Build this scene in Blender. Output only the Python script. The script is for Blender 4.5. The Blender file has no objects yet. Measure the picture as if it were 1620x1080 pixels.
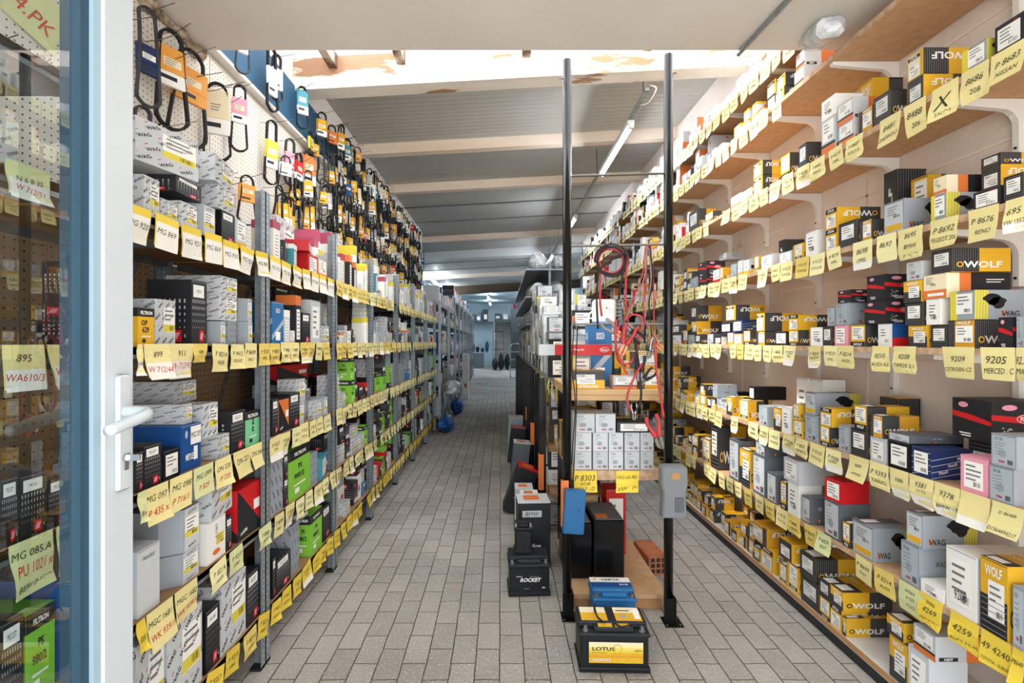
import bpy, math, random, re
from mathutils import Vector, Matrix
R = random.Random(7)
PI = math.pi
scene = bpy.context.scene
COL = scene.collection
F0, VX, VY, CZ = 760.0, 793.0, 540.0, 1.4       # focal length in pixels, vanishing point, eye height

# ---------------------------------------------------------------- camera, sky, exposure
cd = bpy.data.cameras.new('camera'); cam = bpy.data.objects.new('camera', cd); COL.objects.link(cam)
cam.location = (0, 0, CZ); cam.rotation_euler = (PI/2, 0, 0)
cd.sensor_width = 36; cd.lens = F0/1620*36; cd.shift_x = (810-VX)/1620; cd.clip_start = .03; cd.clip_end = 200
scene.camera = cam
w = bpy.data.worlds.new('world'); scene.world = w; w.use_nodes = True
bg = w.node_tree.nodes['Background']; bg.inputs[0].default_value = (.93, .97, 1, 1); bg.inputs[1].default_value = 2.5
scene.view_settings.view_transform = 'Standard'; scene.view_settings.look = 'None'
scene.view_settings.exposure = 0.78; scene.view_settings.gamma = 1; scene.view_settings.use_curve_mapping = False
scene.cycles.max_bounces = 12; scene.cycles.diffuse_bounces = 8; scene.cycles.transparent_max_bounces = 12
scene.cycles.caustics_reflective = False; scene.cycles.caustics_refractive = False
TUBE = 85.0

sd = bpy.data.lights.new('sun', 'SUN'); sd.energy = 8; sd.angle = .12; sd.color = (1, .96, .9)
so = bpy.data.objects.new('sun', sd); COL.objects.link(so); so.rotation_euler = Vector((-.8, -.15, 1.0)).to_track_quat('Z', 'Y').to_euler()
# ---------------------------------------------------------------- materials
def lin(h):
    if isinstance(h, str):
        h = h.lstrip('#'); c = [int(h[i:i+2], 16)/255 for i in (0, 2, 4)]
    else: c = h
    return tuple(x/12.92 if x <= .04045 else ((x+.055)/1.055)**2.4 for x in c)+(1,)
MATS = {}
def nodes(m): return m.node_tree.nodes, m.node_tree.links
def mat(name, col=None, rough=.6, metal=0, vary=0, spec=.35, coat=0):
    if name in MATS: return MATS[name]
    m = bpy.data.materials.new(name); m.use_nodes = True; MATS[name] = m
    b = m.node_tree.nodes['Principled BSDF']; N, L = nodes(m)
    b.inputs['Base Color'].default_value = lin(col); b.inputs['Roughness'].default_value = rough
    b.inputs['Metallic'].default_value = metal; b.inputs['Specular IOR Level'].default_value = spec
    b.inputs['Coat Weight'].default_value = coat
    if vary:
        oi = N.new('ShaderNodeObjectInfo'); mr = N.new('ShaderNodeMapRange'); hs = N.new('ShaderNodeHueSaturation')
        mr.inputs[3].default_value = 1-vary; mr.inputs[4].default_value = 1+vary*.6
        L.new(oi.outputs['Random'], mr.inputs[0]); L.new(mr.outputs[0], hs.inputs['Value'])
        hs.inputs['Color'].default_value = lin(col); L.new(hs.outputs[0], b.inputs['Base Color'])
    return m
def noisy(name, c1, c2, scale=3, detail=6, lo=.4, hi=.65, rough=.8, bump=.0, bscale=40, coord='Object', stretch=(1,1,1), metal=0, c3=None, lo3=.62, hi3=.7, s3=1.1):
    m = mat(name, c1, rough, metal); N, L = nodes(m); b = N['Principled BSDF']
    tc = N.new('ShaderNodeTexCoord'); mp = N.new('ShaderNodeMapping'); mp.inputs['Scale'].default_value = stretch
    L.new(tc.outputs[coord], mp.inputs[0])
    n = N.new('ShaderNodeTexNoise'); n.inputs['Scale'].default_value = scale; n.inputs['Detail'].default_value = detail
    r = N.new('ShaderNodeValToRGB'); r.color_ramp.elements[0].position = lo; r.color_ramp.elements[1].position = hi
    r.color_ramp.elements[0].color = lin(c1); r.color_ramp.elements[1].color = lin(c2)
    L.new(mp.outputs[0], n.inputs['Vector']); L.new(n.outputs[0], r.inputs[0]); out = r.outputs[0]
    if c3:
        n3 = N.new('ShaderNodeTexNoise'); n3.inputs['Scale'].default_value = s3; n3.inputs['Detail'].default_value = 9
        n3.inputs['Roughness'].default_value = .62
        L.new(mp.outputs[0], n3.inputs['Vector'])
        r3 = N.new('ShaderNodeMapRange'); r3.inputs[1].default_value = lo3; r3.inputs[2].default_value = hi3
        L.new(n3.outputs[0], r3.inputs[0]); mx = N.new('ShaderNodeMixRGB'); mx.inputs[2].default_value = lin(c3)
        L.new(r3.outputs[0], mx.inputs[0]); L.new(out, mx.inputs[1]); out = mx.outputs[0]
    L.new(out, b.inputs['Base Color'])
    if bump:
        n2 = N.new('ShaderNodeTexNoise'); n2.inputs['Scale'].default_value = bscale; n2.inputs['Detail'].default_value = 5
        bp = N.new('ShaderNodeBump'); bp.inputs['Strength'].default_value = bump; bp.inputs['Distance'].default_value = .01
        L.new(mp.outputs[0], n2.inputs['Vector']); L.new(n2.outputs[0], bp.inputs['Height']); L.new(bp.outputs[0], b.inputs['Normal'])
    return m
def M(n): return MATS[n]
V = .09
for n, c, r in [('yellow', '#e3b02c', .5), ('deepyellow', '#d99f2c', .5), ('lemon', '#e2d24a', .5), ('ink', '#26272b', .45), ('black', '#15161a', .4), ('lines', '#77787a', .5),
                ('grey', '#9ba3ab', .5), ('darkgrey', '#62686f', .5), ('palegrey', '#c9ced2', .55), ('white', '#f1f0ec', .6), ('paper', '#f6f5f1', .7),
                ('red', '#cf1f26', .45), ('orange', '#e07a3c', .5), ('green', '#86c840', .5), ('mint', '#7fcf9a', .5), ('blue', '#1b4f93', .45), ('navy', '#1d2f5e', .45),
                ('teal', '#4591a0', .5), ('sky', '#aeb9c1', .5), ('pink', '#e79cb0', .5), ('card', '#b98a5c', .75), ('kraft', '#c9a172', .75), ('cream', '#efe3c2', .7),
                ('silver', '#c4c7ca', .3), ('dot', '#b9bcc0', .5), ('olive', '#bdb556', .5), ('magenta', '#b5506a', .5), ('bluetin', '#2b6fa8', .4)]:
    mat(n, c, r, vary=V if n not in ('ink', 'black', 'lines') else 0)
for n, c in [('tag', '#f0e3a0'), ('tag_warm', '#ecd272'), ('tag_green', '#dfe3a8'), ('tag_pale', '#f6efb4'), ('tag_white', '#f3f1ea'), ('tag_orange', '#f08a4a'), ('tag_bright', '#f0d24a')]:
    mat(n, c, .6, vary=.06)
mat('pen', '#3a3d33', .8); mat('penred', '#c8402f', .8); mat('penblack', '#141414', .8); mat('rubber', '#1d1d1f', .65); mat('rubber_grey', '#3a3b3d', .6)
mat('blackpaint', '#0b0c0e', .2, spec=.35); mat('blackplastic', '#17191d', .42); mat('lid', '#23262b', .45); mat('lead', '#9b9ca0', .35, .9)
mat('chrome', '#b9bcc0', .22, 1); mat('wire', '#6d6a66', .35, .9); mat('rod', '#6a6763', .4, .8)
mat('cable_red', '#b93a3e', .4); mat('cable_black', '#1a1a1c', .45); mat('cable_grey', '#8d8580', .4); mat('pvc', '#c3ccd2', .3, spec=.5); mat('pvcblue', '#9fb9c8', .3)
mat('gasket', '#2e4a5c', .4); mat('tester', '#7a7f83', .5); mat('tester_dark', '#3b3f43', .5); mat('copper', '#b06a4a', .35, .8)
mat('bracket', '#e9e7e3', .45); mat('whiteplastic', '#eeeeec', .4); mat('bluepaint', '#1f5f92', .35); mat('amber', '#e6a04a', .5); mat('bluewall', '#2c5c7e', .55); mat('tubebody', '#dfe3e6', .4)
noisy('galv', '#a3a9ae', '#8c9399', 22, 4, .35, .65, .38, metal=.55)
noisy('galvdark', '#7d858c', '#6a7178', 14, 4, .35, .65, .4, metal=.5)
noisy('plywood', '#a5815b', '#8e6c4a', 4, 6, .35, .7, .7, stretch=(1, .15, 1))
noisy('chip', '#cda680', '#c19a72', 30, 6, .35, .7, .8, c3='#6f4a2c', lo3=.66, hi3=.72, s3=.9)
noisy('chip_edge', '#cfae8d', '#b8957a', 30, 5, .4, .6, .8)
noisy('whiteboard', '#dcdcda', '#c9c7c3', 5, 5, .4, .7, .5)
noisy('lumber', '#d9b98d', '#c39d6c', 3, 6, .35, .7, .7, stretch=(.3, 4, 4))
noisy('whitewall', '#e3ddd6', '#d2cac2', 1.6, 8, .4, .68, .8, .25, 18, c3='#6f5f52', lo3=.7, hi3=.735, s3=6)
noisy('rightwall', '#eee3d9', '#dccfc4', 1.3, 8, .4, .66, .85, .5, 14, c3='#6d5545', lo3=.7, hi3=.74, s3=7)
noisy('crumble', '#b5a48f', '#6f5b47', 28, 8, .4, .6, .9)
noisy('slab', '#e2ded8', '#d6d1ca', .9, 7, .4, .7, .85, .12, 25, c3='#8f7a66', lo3=.72, hi3=.76, s3=3.5)
noisy('beamwhite', '#ece6de', '#ddd3c7', 2.2, 8, .4, .65, .7, .2, 20, stretch=(.5, 2, 2), c3='#a07a5e', lo3=.545, hi3=.575, s3=2.2)
noisy('rafter', '#c9b7a6', '#6b4f3d', 7, 7, .42, .56, .8)
noisy('beampink', '#f3e4d5', '#e8d2bd', 2.2, 6, .4, .65, .7, stretch=(.3, 2, 2))
noisy('beamdark', '#5d4b3a', '#4a3b2e', 2.2, 6, .4, .65, .7, stretch=(.3, 2, 2))
noisy('endwall', '#b9cdd3', '#a9bec6', 1.2, 6, .4, .65, .8)
noisy('redbrick', '#b5724d', '#a3623f', 12, 5, .4, .6, .85)
noisy('foil', '#c9ccd0', '#8e9296', 26, 4, .4, .6, .22)
noisy('bag', '#dfe3e6', '#b7bcc1', 18, 5, .42, .6, .28)
noisy('bluefilm', '#2a5fae', '#1c3f7c', 14, 5, .42, .6, .3)

def floor_mat():
    m = mat('paving', '#9b9893', .85); N, L = nodes(m); b = N['Principled BSDF']
    tc = N.new('ShaderNodeTexCoord'); sx = N.new('ShaderNodeSeparateXYZ'); cx = N.new('ShaderNodeCombineXYZ')
    L.new(tc.outputs['Object'], sx.inputs[0])
    wn = N.new('ShaderNodeTexNoise'); wn.inputs['Scale'].default_value = 5; wn.inputs['Detail'].default_value = 4; L.new(tc.outputs['Object'], wn.inputs['Vector'])
    wm = N.new('ShaderNodeMath'); wm.operation = 'MULTIPLY_ADD'; wm.inputs[1].default_value = .014; L.new(wn.outputs[0], wm.inputs[0]); L.new(sx.outputs[0], wm.inputs[2])
    wm2 = N.new('ShaderNodeMath'); wm2.operation = 'MULTIPLY_ADD'; wm2.inputs[1].default_value = .022; L.new(wn.outputs[0], wm2.inputs[0]); L.new(sx.outputs[1], wm2.inputs[2])
    L.new(wm2.outputs[0], cx.inputs[0]); L.new(wm.outputs[0], cx.inputs[1])
    br = N.new('ShaderNodeTexBrick'); br.offset = .5; br.inputs['Scale'].default_value = 1
    br.inputs['Brick Width'].default_value = .2; br.inputs['Row Height'].default_value = .106; br.inputs['Mortar Size'].default_value = .003
    br.inputs['Mortar Smooth'].default_value = .9; br.inputs['Bias'].default_value = .0
    br.inputs['Color1'].default_value = lin('#b4afa8'); br.inputs['Color2'].default_value = lin('#a29d96'); br.inputs['Mortar'].default_value = lin('#69645d')
    L.new(cx.outputs[0], br.inputs['Vector'])
    n = N.new('ShaderNodeTexNoise'); n.inputs['Scale'].default_value = 1.1; n.inputs['Detail'].default_value = 8; L.new(tc.outputs['Object'], n.inputs['Vector'])
    mr = N.new('ShaderNodeMapRange'); mr.inputs[1].default_value = .35; mr.inputs[2].default_value = .7; mr.inputs[3].default_value = .74; mr.inputs[4].default_value = 1.14; L.new(n.outputs[0], mr.inputs[0])
    hs = N.new('ShaderNodeHueSaturation'); L.new(br.outputs[0], hs.inputs['Color']); L.new(mr.outputs[0], hs.inputs['Value'])
    sp = N.new('ShaderNodeTexNoise'); sp.inputs['Scale'].default_value = 90; sp.inputs['Detail'].default_value = 3; L.new(tc.outputs['Object'], sp.inputs['Vector'])
    sr = N.new('ShaderNodeMapRange'); sr.inputs[1].default_value = .56; sr.inputs[2].default_value = .7; sr.inputs[4].default_value = .6; L.new(sp.outputs[0], sr.inputs[0])
    mx = N.new('ShaderNodeMixRGB'); mx.inputs[2].default_value = lin('#d8d5d0'); L.new(sr.outputs[0], mx.inputs[0]); L.new(hs.outputs[0], mx.inputs[1])
    L.new(mx.outputs[0], b.inputs['Base Color'])
    ad = N.new('ShaderNodeMath'); ad.operation = 'MULTIPLY_ADD'; ad.inputs[1].default_value = -2.2; L.new(br.outputs['Fac'], ad.inputs[0])
    n4 = N.new('ShaderNodeTexNoise'); n4.inputs['Scale'].default_value = 30; n4.inputs['Detail'].default_value = 6; L.new(tc.outputs['Object'], n4.inputs['Vector']); L.new(n4.outputs[0], ad.inputs[2])
    bp = N.new('ShaderNodeBump'); bp.inputs['Strength'].default_value = .9; bp.inputs['Distance'].default_value = .008; L.new(ad.outputs[0], bp.inputs['Height']); L.new(bp.outputs[0], b.inputs['Normal'])
floor_mat()
def peg_mat(name, base, c2, step=.024, r=.0032):
    m = noisy(name, base, c2, 3, 6, .4, .7, .6); N, L = nodes(m); b = N['Principled BSDF']
    src = b.inputs['Base Color'].links[0].from_socket
    tc = N.new('ShaderNodeTexCoord'); sx = N.new('ShaderNodeSeparateXYZ'); L.new(tc.outputs['Object'], sx.inputs[0]); q = []
    for k in (1, 2):
        a = N.new('ShaderNodeMath'); a.operation = 'PINGPONG'; a.inputs[1].default_value = step/2; L.new(sx.outputs[k], a.inputs[0])
        p = N.new('ShaderNodeMath'); p.operation = 'POWER'; p.inputs[1].default_value = 2; L.new(a.outputs[0], p.inputs[0]); q.append(p)
    s = N.new('ShaderNodeMath'); s.operation = 'ADD'; L.new(q[0].outputs[0], s.inputs[0]); L.new(q[1].outputs[0], s.inputs[1])
    lt = N.new('ShaderNodeMath'); lt.operation = 'LESS_THAN'; lt.inputs[1].default_value = r*r; L.new(s.outputs[0], lt.inputs[0])
    mx = N.new('ShaderNodeMixRGB'); mx.inputs[2].default_value = lin('#1c1a18'); L.new(lt.outputs[0], mx.inputs[0]); L.new(src, mx.inputs[1]); L.new(mx.outputs[0], b.inputs['Base Color'])
peg_mat('pegwhite', '#e6e2da', '#d8d2c8'); peg_mat('pegtan', '#b79f80', '#a98f70', .03, .0035)
def post_mat():
    m = noisy('postmetal', '#9aa2a8', '#868e95', 20, 4, .35, .65, .4, metal=.45); N, L = nodes(m); b = N['Principled BSDF']
    src = b.inputs['Base Color'].links[0].from_socket
    tc = N.new('ShaderNodeTexCoord'); sx = N.new('ShaderNodeSeparateXYZ'); L.new(tc.outputs['Object'], sx.inputs[0])
    a = N.new('ShaderNodeMath'); a.operation = 'PINGPONG'; a.inputs[1].default_value = .0125; L.new(sx.outputs[2], a.inputs[0])
    lt = N.new('ShaderNodeMath'); lt.operation = 'LESS_THAN'; lt.inputs[1].default_value = .004; L.new(a.outputs[0], lt.inputs[0])
    xs = []
    for k in (0, 1):
        c = N.new('ShaderNodeMath'); c.operation = 'ABSOLUTE'; L.new(sx.outputs[k], c.inputs[0]); d = N.new('ShaderNodeMath'); d.operation = 'COMPARE'
        d.inputs[1].default_value = .014; d.inputs[2].default_value = .003; L.new(c.outputs[0], d.inputs[0]); xs.append(d)
    o = N.new('ShaderNodeMath'); o.operation = 'MAXIMUM'; L.new(xs[0].outputs[0], o.inputs[0]); L.new(xs[1].outputs[0], o.inputs[1])
    mu = N.new('ShaderNodeMath'); mu.operation = 'MULTIPLY'; L.new(o.outputs[0], mu.inputs[0]); L.new(lt.outputs[0], mu.inputs[1])
    mx = N.new('ShaderNodeMixRGB'); mx.inputs[2].default_value = lin('#dfe4e8'); L.new(mu.outputs[0], mx.inputs[0]); L.new(src, mx.inputs[1]); L.new(mx.outputs[0], b.inputs['Base Color'])
post_mat()
def ceil_mat(name, c1, c2):
    m = noisy(name, c1, c2, .8, 6, .35, .7, .5, stretch=(.4, 1, 1)); N, L = nodes(m); b = N['Principled BSDF']
    tc = N.new('ShaderNodeTexCoord'); wv = N.new('ShaderNodeTexWave'); wv.bands_direction = 'Y'; wv.inputs['Scale'].default_value = 4.2; wv.wave_profile = 'TRI'
    L.new(tc.outputs['Object'], wv.inputs[0]); bp = N.new('ShaderNodeBump'); bp.inputs['Strength'].default_value = .6; bp.inputs['Distance'].default_value = .008
    L.new(wv.outputs[1], bp.inputs['Height']); L.new(bp.outputs[0], b.inputs['Normal'])
ceil_mat('panelgrey', '#c2c0bb', '#adaba6'); ceil_mat('panelblue', '#9fb0b8', '#8b9da6')
def emis(name, col, s):
    m = mat(name, col, .5); b = m.node_tree.nodes['Principled BSDF']; b.inputs['Emission Color'].default_value = lin(col); b.inputs['Emission Strength'].default_value = s
emis('tube', '#eef6ff', TUBE)
def glass_mat():
    m = mat('glass', '#ffffff', .0); N, L = nodes(m); N.remove(N['Principled BSDF']); o = N['Material Output']
    t = N.new('ShaderNodeBsdfTransparent'); t.inputs[0].default_value = (.88, .93, .94, 1); g = N.new('ShaderNodeBsdfGlossy'); g.inputs['Roughness'].default_value = .0
    fr = N.new('ShaderNodeFresnel'); fr.inputs[0].default_value = 1.62; mx = N.new('ShaderNodeMixShader'); mu = N.new('ShaderNodeMath'); mu.operation = 'MULTIPLY'; mu.inputs[1].default_value = 2.0; mu.use_clamp = True
    gm = N.new('ShaderNodeNewGeometry'); iv = N.new('ShaderNodeMath'); iv.operation = 'SUBTRACT'; iv.inputs[0].default_value = 1; L.new(gm.outputs['Backfacing'], iv.inputs[1]); m2 = N.new('ShaderNodeMath'); m2.operation = 'MULTIPLY'; L.new(fr.outputs[0], mu.inputs[0]); L.new(mu.outputs[0], m2.inputs[0]); L.new(iv.outputs[0], m2.inputs[1]); L.new(m2.outputs[0], mx.inputs[0]); L.new(t.outputs[0], mx.inputs[1]); L.new(g.outputs[0], mx.inputs[2]); L.new(mx.outputs[0], o.inputs[0])
glass_mat()
def film_mat(name, a):
    m = mat(name, '#ffffff', .0); N, L = nodes(m); N.remove(N['Principled BSDF']); o = N['Material Output']
    t = N.new('ShaderNodeBsdfTransparent'); p = N.new('ShaderNodeBsdfPrincipled'); p.inputs['Base Color'].default_value = (.85, .87, .88, 1); p.inputs['Roughness'].default_value = .12
    mx = N.new('ShaderNodeMixShader'); mx.inputs[0].default_value = a; L.new(t.outputs[0], mx.inputs[1]); L.new(p.outputs[0], mx.inputs[2]); L.new(mx.outputs[0], o.inputs[0])
film_mat('film', .3)
def skylight_mat():
    m = mat('skypanel', '#ffffff', .5); N, L = nodes(m); N.remove(N['Principled BSDF']); o = N['Material Output']
    t = N.new('ShaderNodeBsdfTransparent'); t.inputs[0].default_value = (1, 1, 1, 1); d = N.new('ShaderNodeBsdfTranslucent'); d.inputs[0].default_value = (.95, .97, 1, 1)
    mx = N.new('ShaderNodeMixShader'); mx.inputs[0].default_value = .35; L.new(t.outputs[0], mx.inputs[1]); L.new(d.outputs[0], mx.inputs[2]); L.new(mx.outputs[0], o.inputs[0])
skylight_mat()

# ---------------------------------------------------------------- mesh builder
class MB:
    def __init__(s): s.v, s.f, s.m, s.ms = [], [], [], []
    def mi(s, m):
        if m not in s.ms: s.ms.append(m)
        return s.ms.index(m)
    def add(s, vs, fs, m, T=None):
        o = len(s.v); k = s.mi(m)
        s.v += [tuple(T @ Vector(v)) if T else tuple(v) for v in vs]
        s.f += [tuple(o+i for i in f) for f in fs]; s.m += [k]*len(fs)
    def box(s, x0, x1, y0, y1, z0, z1, m, T=None):
        s.add([(x0,y0,z0),(x1,y0,z0),(x1,y1,z0),(x0,y1,z0),(x0,y0,z1),(x1,y0,z1),(x1,y1,z1),(x0,y1,z1)],
              [(0,3,2,1),(4,5,6,7),(0,1,5,4),(1,2,6,5),(2,3,7,6),(3,0,4,7)], m, T)
    def bbox(s, x0, x1, y0, y1, z0, z1, m, b=.004, T=None):      # box with chamfered vertical and top edges
        vs = []; fs = []
        def ring(z, i): 
            a, c, d, e = x0+i, x1-i, y0+i, y1-i; q = b
            vs.extend([(a+q,d,z),(c-q,d,z),(c,d+q,z),(c,e-q,z),(c-q,e,z),(a+q,e,z),(a,e-q,z),(a,d+q,z)])
        ring(z0+b, 0); ring(z1-b, 0); ring(z1, b); ring(z0, b)
        for r0, r1 in ((0, 8), (8, 16)):
            for i in range(8): fs.append((r0+i, r0+(i+1) % 8, r1+(i+1) % 8, r1+i))
        for i in range(8): fs.append((24+i, 24+(i+1) % 8, (i+1) % 8, i))
        fs += [tuple(range(16, 24)), tuple(range(31, 23, -1))]
        s.add(vs, fs, m, T)
    def quad(s, a, b, c, d, m, T=None): s.add([a, b, c, d], [(0, 1, 2, 3)], m, T)
    def tube(s, pts, r, m, n=8, closed=False, caps=True, T=None, flat=None):
        pts = [Vector(p) for p in pts]; k = len(pts); vs = []; fs = []
        rr = r if isinstance(r, (list, tuple)) else [r]*k
        up = None
        for i, p in enumerate(pts):
            if closed: t = pts[(i+1) % k]-pts[i-1]
            else: t = pts[min(i+1, k-1)]-pts[max(i-1, 0)]
            t = t.normalized() if t.length > 1e-9 else Vector((0, 0, 1))
            if up is None:
                up = Vector((0, 0, 1)) if abs(t.z) < .9 else Vector((1, 0, 0))
            a = up-t*up.dot(t)
            if a.length < 1e-6: a = t.orthogonal()
            a.normalize(); up = a; c = t.cross(a)
            for j in range(n):
                an = 2*PI*j/n+PI/n
                vs.append(p+(a*math.cos(an)+c*math.sin(an))*rr[i])
        for i in range(k if closed else k-1):
            for j in range(n):
                A, B = i*n, ((i+1) % k)*n
                fs.append((A+j, A+(j+1) % n, B+(j+1) % n, B+j))
        if caps and not closed: fs += [tuple(range(n-1, -1, -1)), tuple((k-1)*n+j for j in range(n))]
        s.add(vs, fs, m, T)
    def lathe(s, prof, m, n=16, T=None):
        vs = []; fs = []
        for r, z in prof:
            for j in range(n): vs.append((r*math.cos(2*PI*j/n), r*math.sin(2*PI*j/n), z))
        for i in range(len(prof)-1):
            for j in range(n): fs.append((i*n+j, i*n+(j+1) % n, (i+1)*n+(j+1) % n, (i+1)*n+j))
        fs += [tuple(range(n-1, -1, -1)), tuple((len(prof)-1)*n+j for j in range(n))]
        s.add(vs, fs, m, T)
    def prism(s, poly, y0, y1, m, T=None):      # polygon in xz, extruded along y
        n = len(poly); s.add([(x, y0, z) for x, z in poly]+[(x, y1, z) for x, z in poly],
            [tuple(range(n)), tuple(range(2*n-1, n-1, -1))]+[(i+n, (i+1) % n+n, (i+1) % n, i) for i in range(n)], m, T)
    def mesh(s, name, smooth=False):
        me = bpy.data.meshes.new(name); me.from_pydata(s.v, [], s.f)
        for m in s.ms: me.materials.append(M(m))
        me.polygons.foreach_set('material_index', s.m)
        if smooth: me.polygons.foreach_set('use_smooth', [True]*len(s.f))
        me.update(); return me
    def build(s, name, parent=None, smooth=False, loc=None, rot=None):
        o = bpy.data.objects.new(name, s.mesh(name, smooth)); COL.objects.link(o)
        if parent is not None: o.parent = parent
        if loc: o.location = loc
        if rot: o.rotation_euler = rot
        return o
def tag(o, label=None, cat=None, group=None, kind=None):
    if label:
        wc = lambda s: len(re.findall(r"[A-Za-z0-9][A-Za-z0-9'-]*", s))
        for dr in ('the ', 'paper ', 'of ', 'and ', 'from ', 'written ', 'with ', 'row ', 'filter '):
            if wc(label) > 16: label = label.replace(' '+dr, ' ')
        o['label'] = label
    if cat: o['category'] = cat
    if group: o['group'] = group
    if kind: o['kind'] = kind
    return o
def empty(name, loc=(0, 0, 0), rz=0):
    o = bpy.data.objects.new(name, None); COL.objects.link(o); o.location = loc; o.rotation_euler = (0, 0, rz); o.empty_display_size = .05; return o
def copy_tree(o, parent=None):
    c = o.copy(); COL.objects.link(c); c.parent = parent
    for ch in KIDS.get(o.name, []): copy_tree(ch, c)
    return c
KIDS = {}
def spline(pts, k=6, closed=False):
    P = [Vector(p) for p in pts]; n = len(P); out = []
    for i in range(n if closed else n-1):
        p0, p1, p2, p3 = (P[(i-1) % n], P[i], P[(i+1) % n], P[(i+2) % n]) if closed else (P[max(i-1, 0)], P[i], P[i+1], P[min(i+2, n-1)])
        for j in range(k):
            t = j/k; out.append(.5*((2*p1)+(-p0+p2)*t+(2*p0-5*p1+4*p2-p3)*t*t+(-p0+3*p1-3*p2+p3)*t**3))
    if not closed: out.append(P[-1])
    return out

# ---------------------------------------------------------------- writing
_TX = {}
def text2d(s, bold=0., shear=0.):
    key = (s, bold, shear)
    if key in _TX: return _TX[key]
    c = bpy.data.curves.new('t', 'FONT'); c.body = s; c.size = 1; c.resolution_u = 2; c.offset = bold; c.shear = shear; c.fill_mode = 'FRONT'
    o = bpy.data.objects.new('t', c); me = bpy.data.meshes.new_from_object(o)
    vs = [(v.co.x, v.co.y) for v in me.vertices]; fs = [tuple(p.vertices) for p in me.polygons]
    bpy.data.objects.remove(o); bpy.data.meshes.remove(me); bpy.data.curves.remove(c)
    if vs:
        x0 = min(v[0] for v in vs); x1 = max(v[0] for v in vs); y0 = min(v[1] for v in vs); y1 = max(v[1] for v in vs)
    else: x0 = x1 = y0 = y1 = 0
    vs = [((x-x0)/(max(y1-y0, 1e-6)), (y-y0)/(max(y1-y0, 1e-6))) for x, y in vs]
    _TX[key] = (vs, fs, (x1-x0)/max(y1-y0, 1e-6)); return _TX[key]
def px2y(px, X): return abs(X)*F0/abs(px-VX)
def z_at(py, Y): return CZ-(py-VY)*Y/F0
def x_at(px, Y): return (px-VX)*Y/F0

# ---------------------------------------------------------------- the setting
def struct(name, mb, **k):
    o = mb.build(name, **k); o['kind'] = 'structure'; return o
XL, XR = -1.5, 1.85
def zc(x): return 3.42+.055*(x-XL)
b = MB(); b.box(-4.2, 4.2, -1, 30, -.05, 0, 'paving'); struct('floor', b)
b = MB(); b.box(-9, 9, -10, -1, -.05, 0, 'whiteboard'); struct('ground_outside', b)  # unseen pale ground added behind the camera to bounce daylight up onto the slab
b = MB(); b.box(XL-.15, XL, -.6, 9.0, 0, 3.75, 'whitewall'); struct('wall_left', b)
b = MB(); b.box(-2.6, -2.5, 9.0, 28.4, 0, 4.0, 'endwall'); b.box(-2.5, XL, 9.0, 9.1, 0, 3.75, 'endwall'); struct('wall_left_far', b)
b = MB(); b.box(XR, XR+.15, -.6, 11, 0, 4, 'rightwall')
for y in (1.15, 2.42, 3.68, 4.95, 6.2, 7.5): b.box(XR-.004, XR, y, y+.012, .1, 3.2, 'beampink')
for z in (.78, 1.31, 1.72, 2.13, 2.62): b.box(XR-.004, XR, -.5, 10, z, z+.012, 'beampink')
struct('wall_right', b)
b = MB(); b.box(2.95, 3.1, 11, 28.4, 0, 4.2, 'endwall'); b.box(XR, 3.1, 10.9, 11, 0, 4, 'endwall'); struct('wall_right_far', b)
b = MB(); b.box(-2.6, -.42, 28, 28.2, 0, 4.2, 'endwall'); b.box(.7, 3.1, 28, 28.2, 0, 4.2, 'endwall'); b.box(-.42, .7, 28, 28.2, 2.55, 4.2, 'endwall')
b.box(-.5, .8, 29.4, 29.6, 0, 2.7, 'whiteboard'); b.box(-.5, .8, 28.2, 29.4, 2.65, 2.7, 'whiteboard'); b.box(-.55, -.45, 28.2, 29.5, 0, 2.7, 'whiteboard'); b.box(.75, .85, 28.2, 29.5, 0, 2.7, 'whiteboard'); struct('wall_end', b)
b = MB(); b.box(XL-.1, XR+.1, -.5, 2.36, 2.83, 3.0, 'slab'); struct('ceiling_slab', b)
def slope_box(mb, x0, x1, y0, y1, dz0, dz1, m):
    a = zc(x0); c = zc(x1)
    mb.add([(x0,y0,a+dz0),(x1,y0,c+dz0),(x1,y1,c+dz0),(x0,y1,a+dz0),(x0,y0,a+dz1),(x1,y0,c+dz1),(x1,y1,c+dz1),(x0,y1,a+dz1)],
           [(0,3,2,1),(4,5,6,7),(0,1,5,4),(1,2,6,5),(2,3,7,6),(3,0,4,7)], m)
b = MB(); slope_box(b, XL-.1, XR+.1, 3.6, 9.15, .05, .11, 'panelgrey'); struct('ceiling', b)
b = MB(); slope_box(b, -2.6, 3.1, 9.15, 18, .05, .11, 'panelgrey'); struct('ceiling_middle', b)
b = MB(); b.box(-2.6, 3.1, 18, 29.7, 3.62, 3.7, 'panelblue'); struct('ceiling_far', b)
b = MB()
for y in (7.42, 8.35, 12.6, 13.8): slope_box(b, -2.4 if y > 9 else XL, XR, y, y+.03, .035, .055, 'galvdark')
struct('trim_1', b)
for i, (y, w_, dz, m) in enumerate([(3.46, .15, -.21, 'beamwhite'), (5.05, .1, -.06, 'beampink'), (6.35, .1, -.06, 'beampink'), (9.5, .1, -.06, 'beampink'),
                                   (11.1, .12, -.12, 'tubebody'), (14.9, .1, -.06, 'beampink'), (17.9, .2, -.25, 'beamdark')]):
    b = MB(); slope_box(b, (XL if y < 9 else -2.5), (XR if y < 10 else 2.95), y, y+w_, dz, .06 if y > 3.5 else .02, m); struct('ceiling_beam', b)
for x in (-1.21, -.72, .18, 1.05):
    b = MB(); b.box(x-.03, x+.03, 1.9, 3.5, zc(x)-.07, zc(x)+.03, 'rafter'); struct('ceiling_beam', b)
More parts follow.
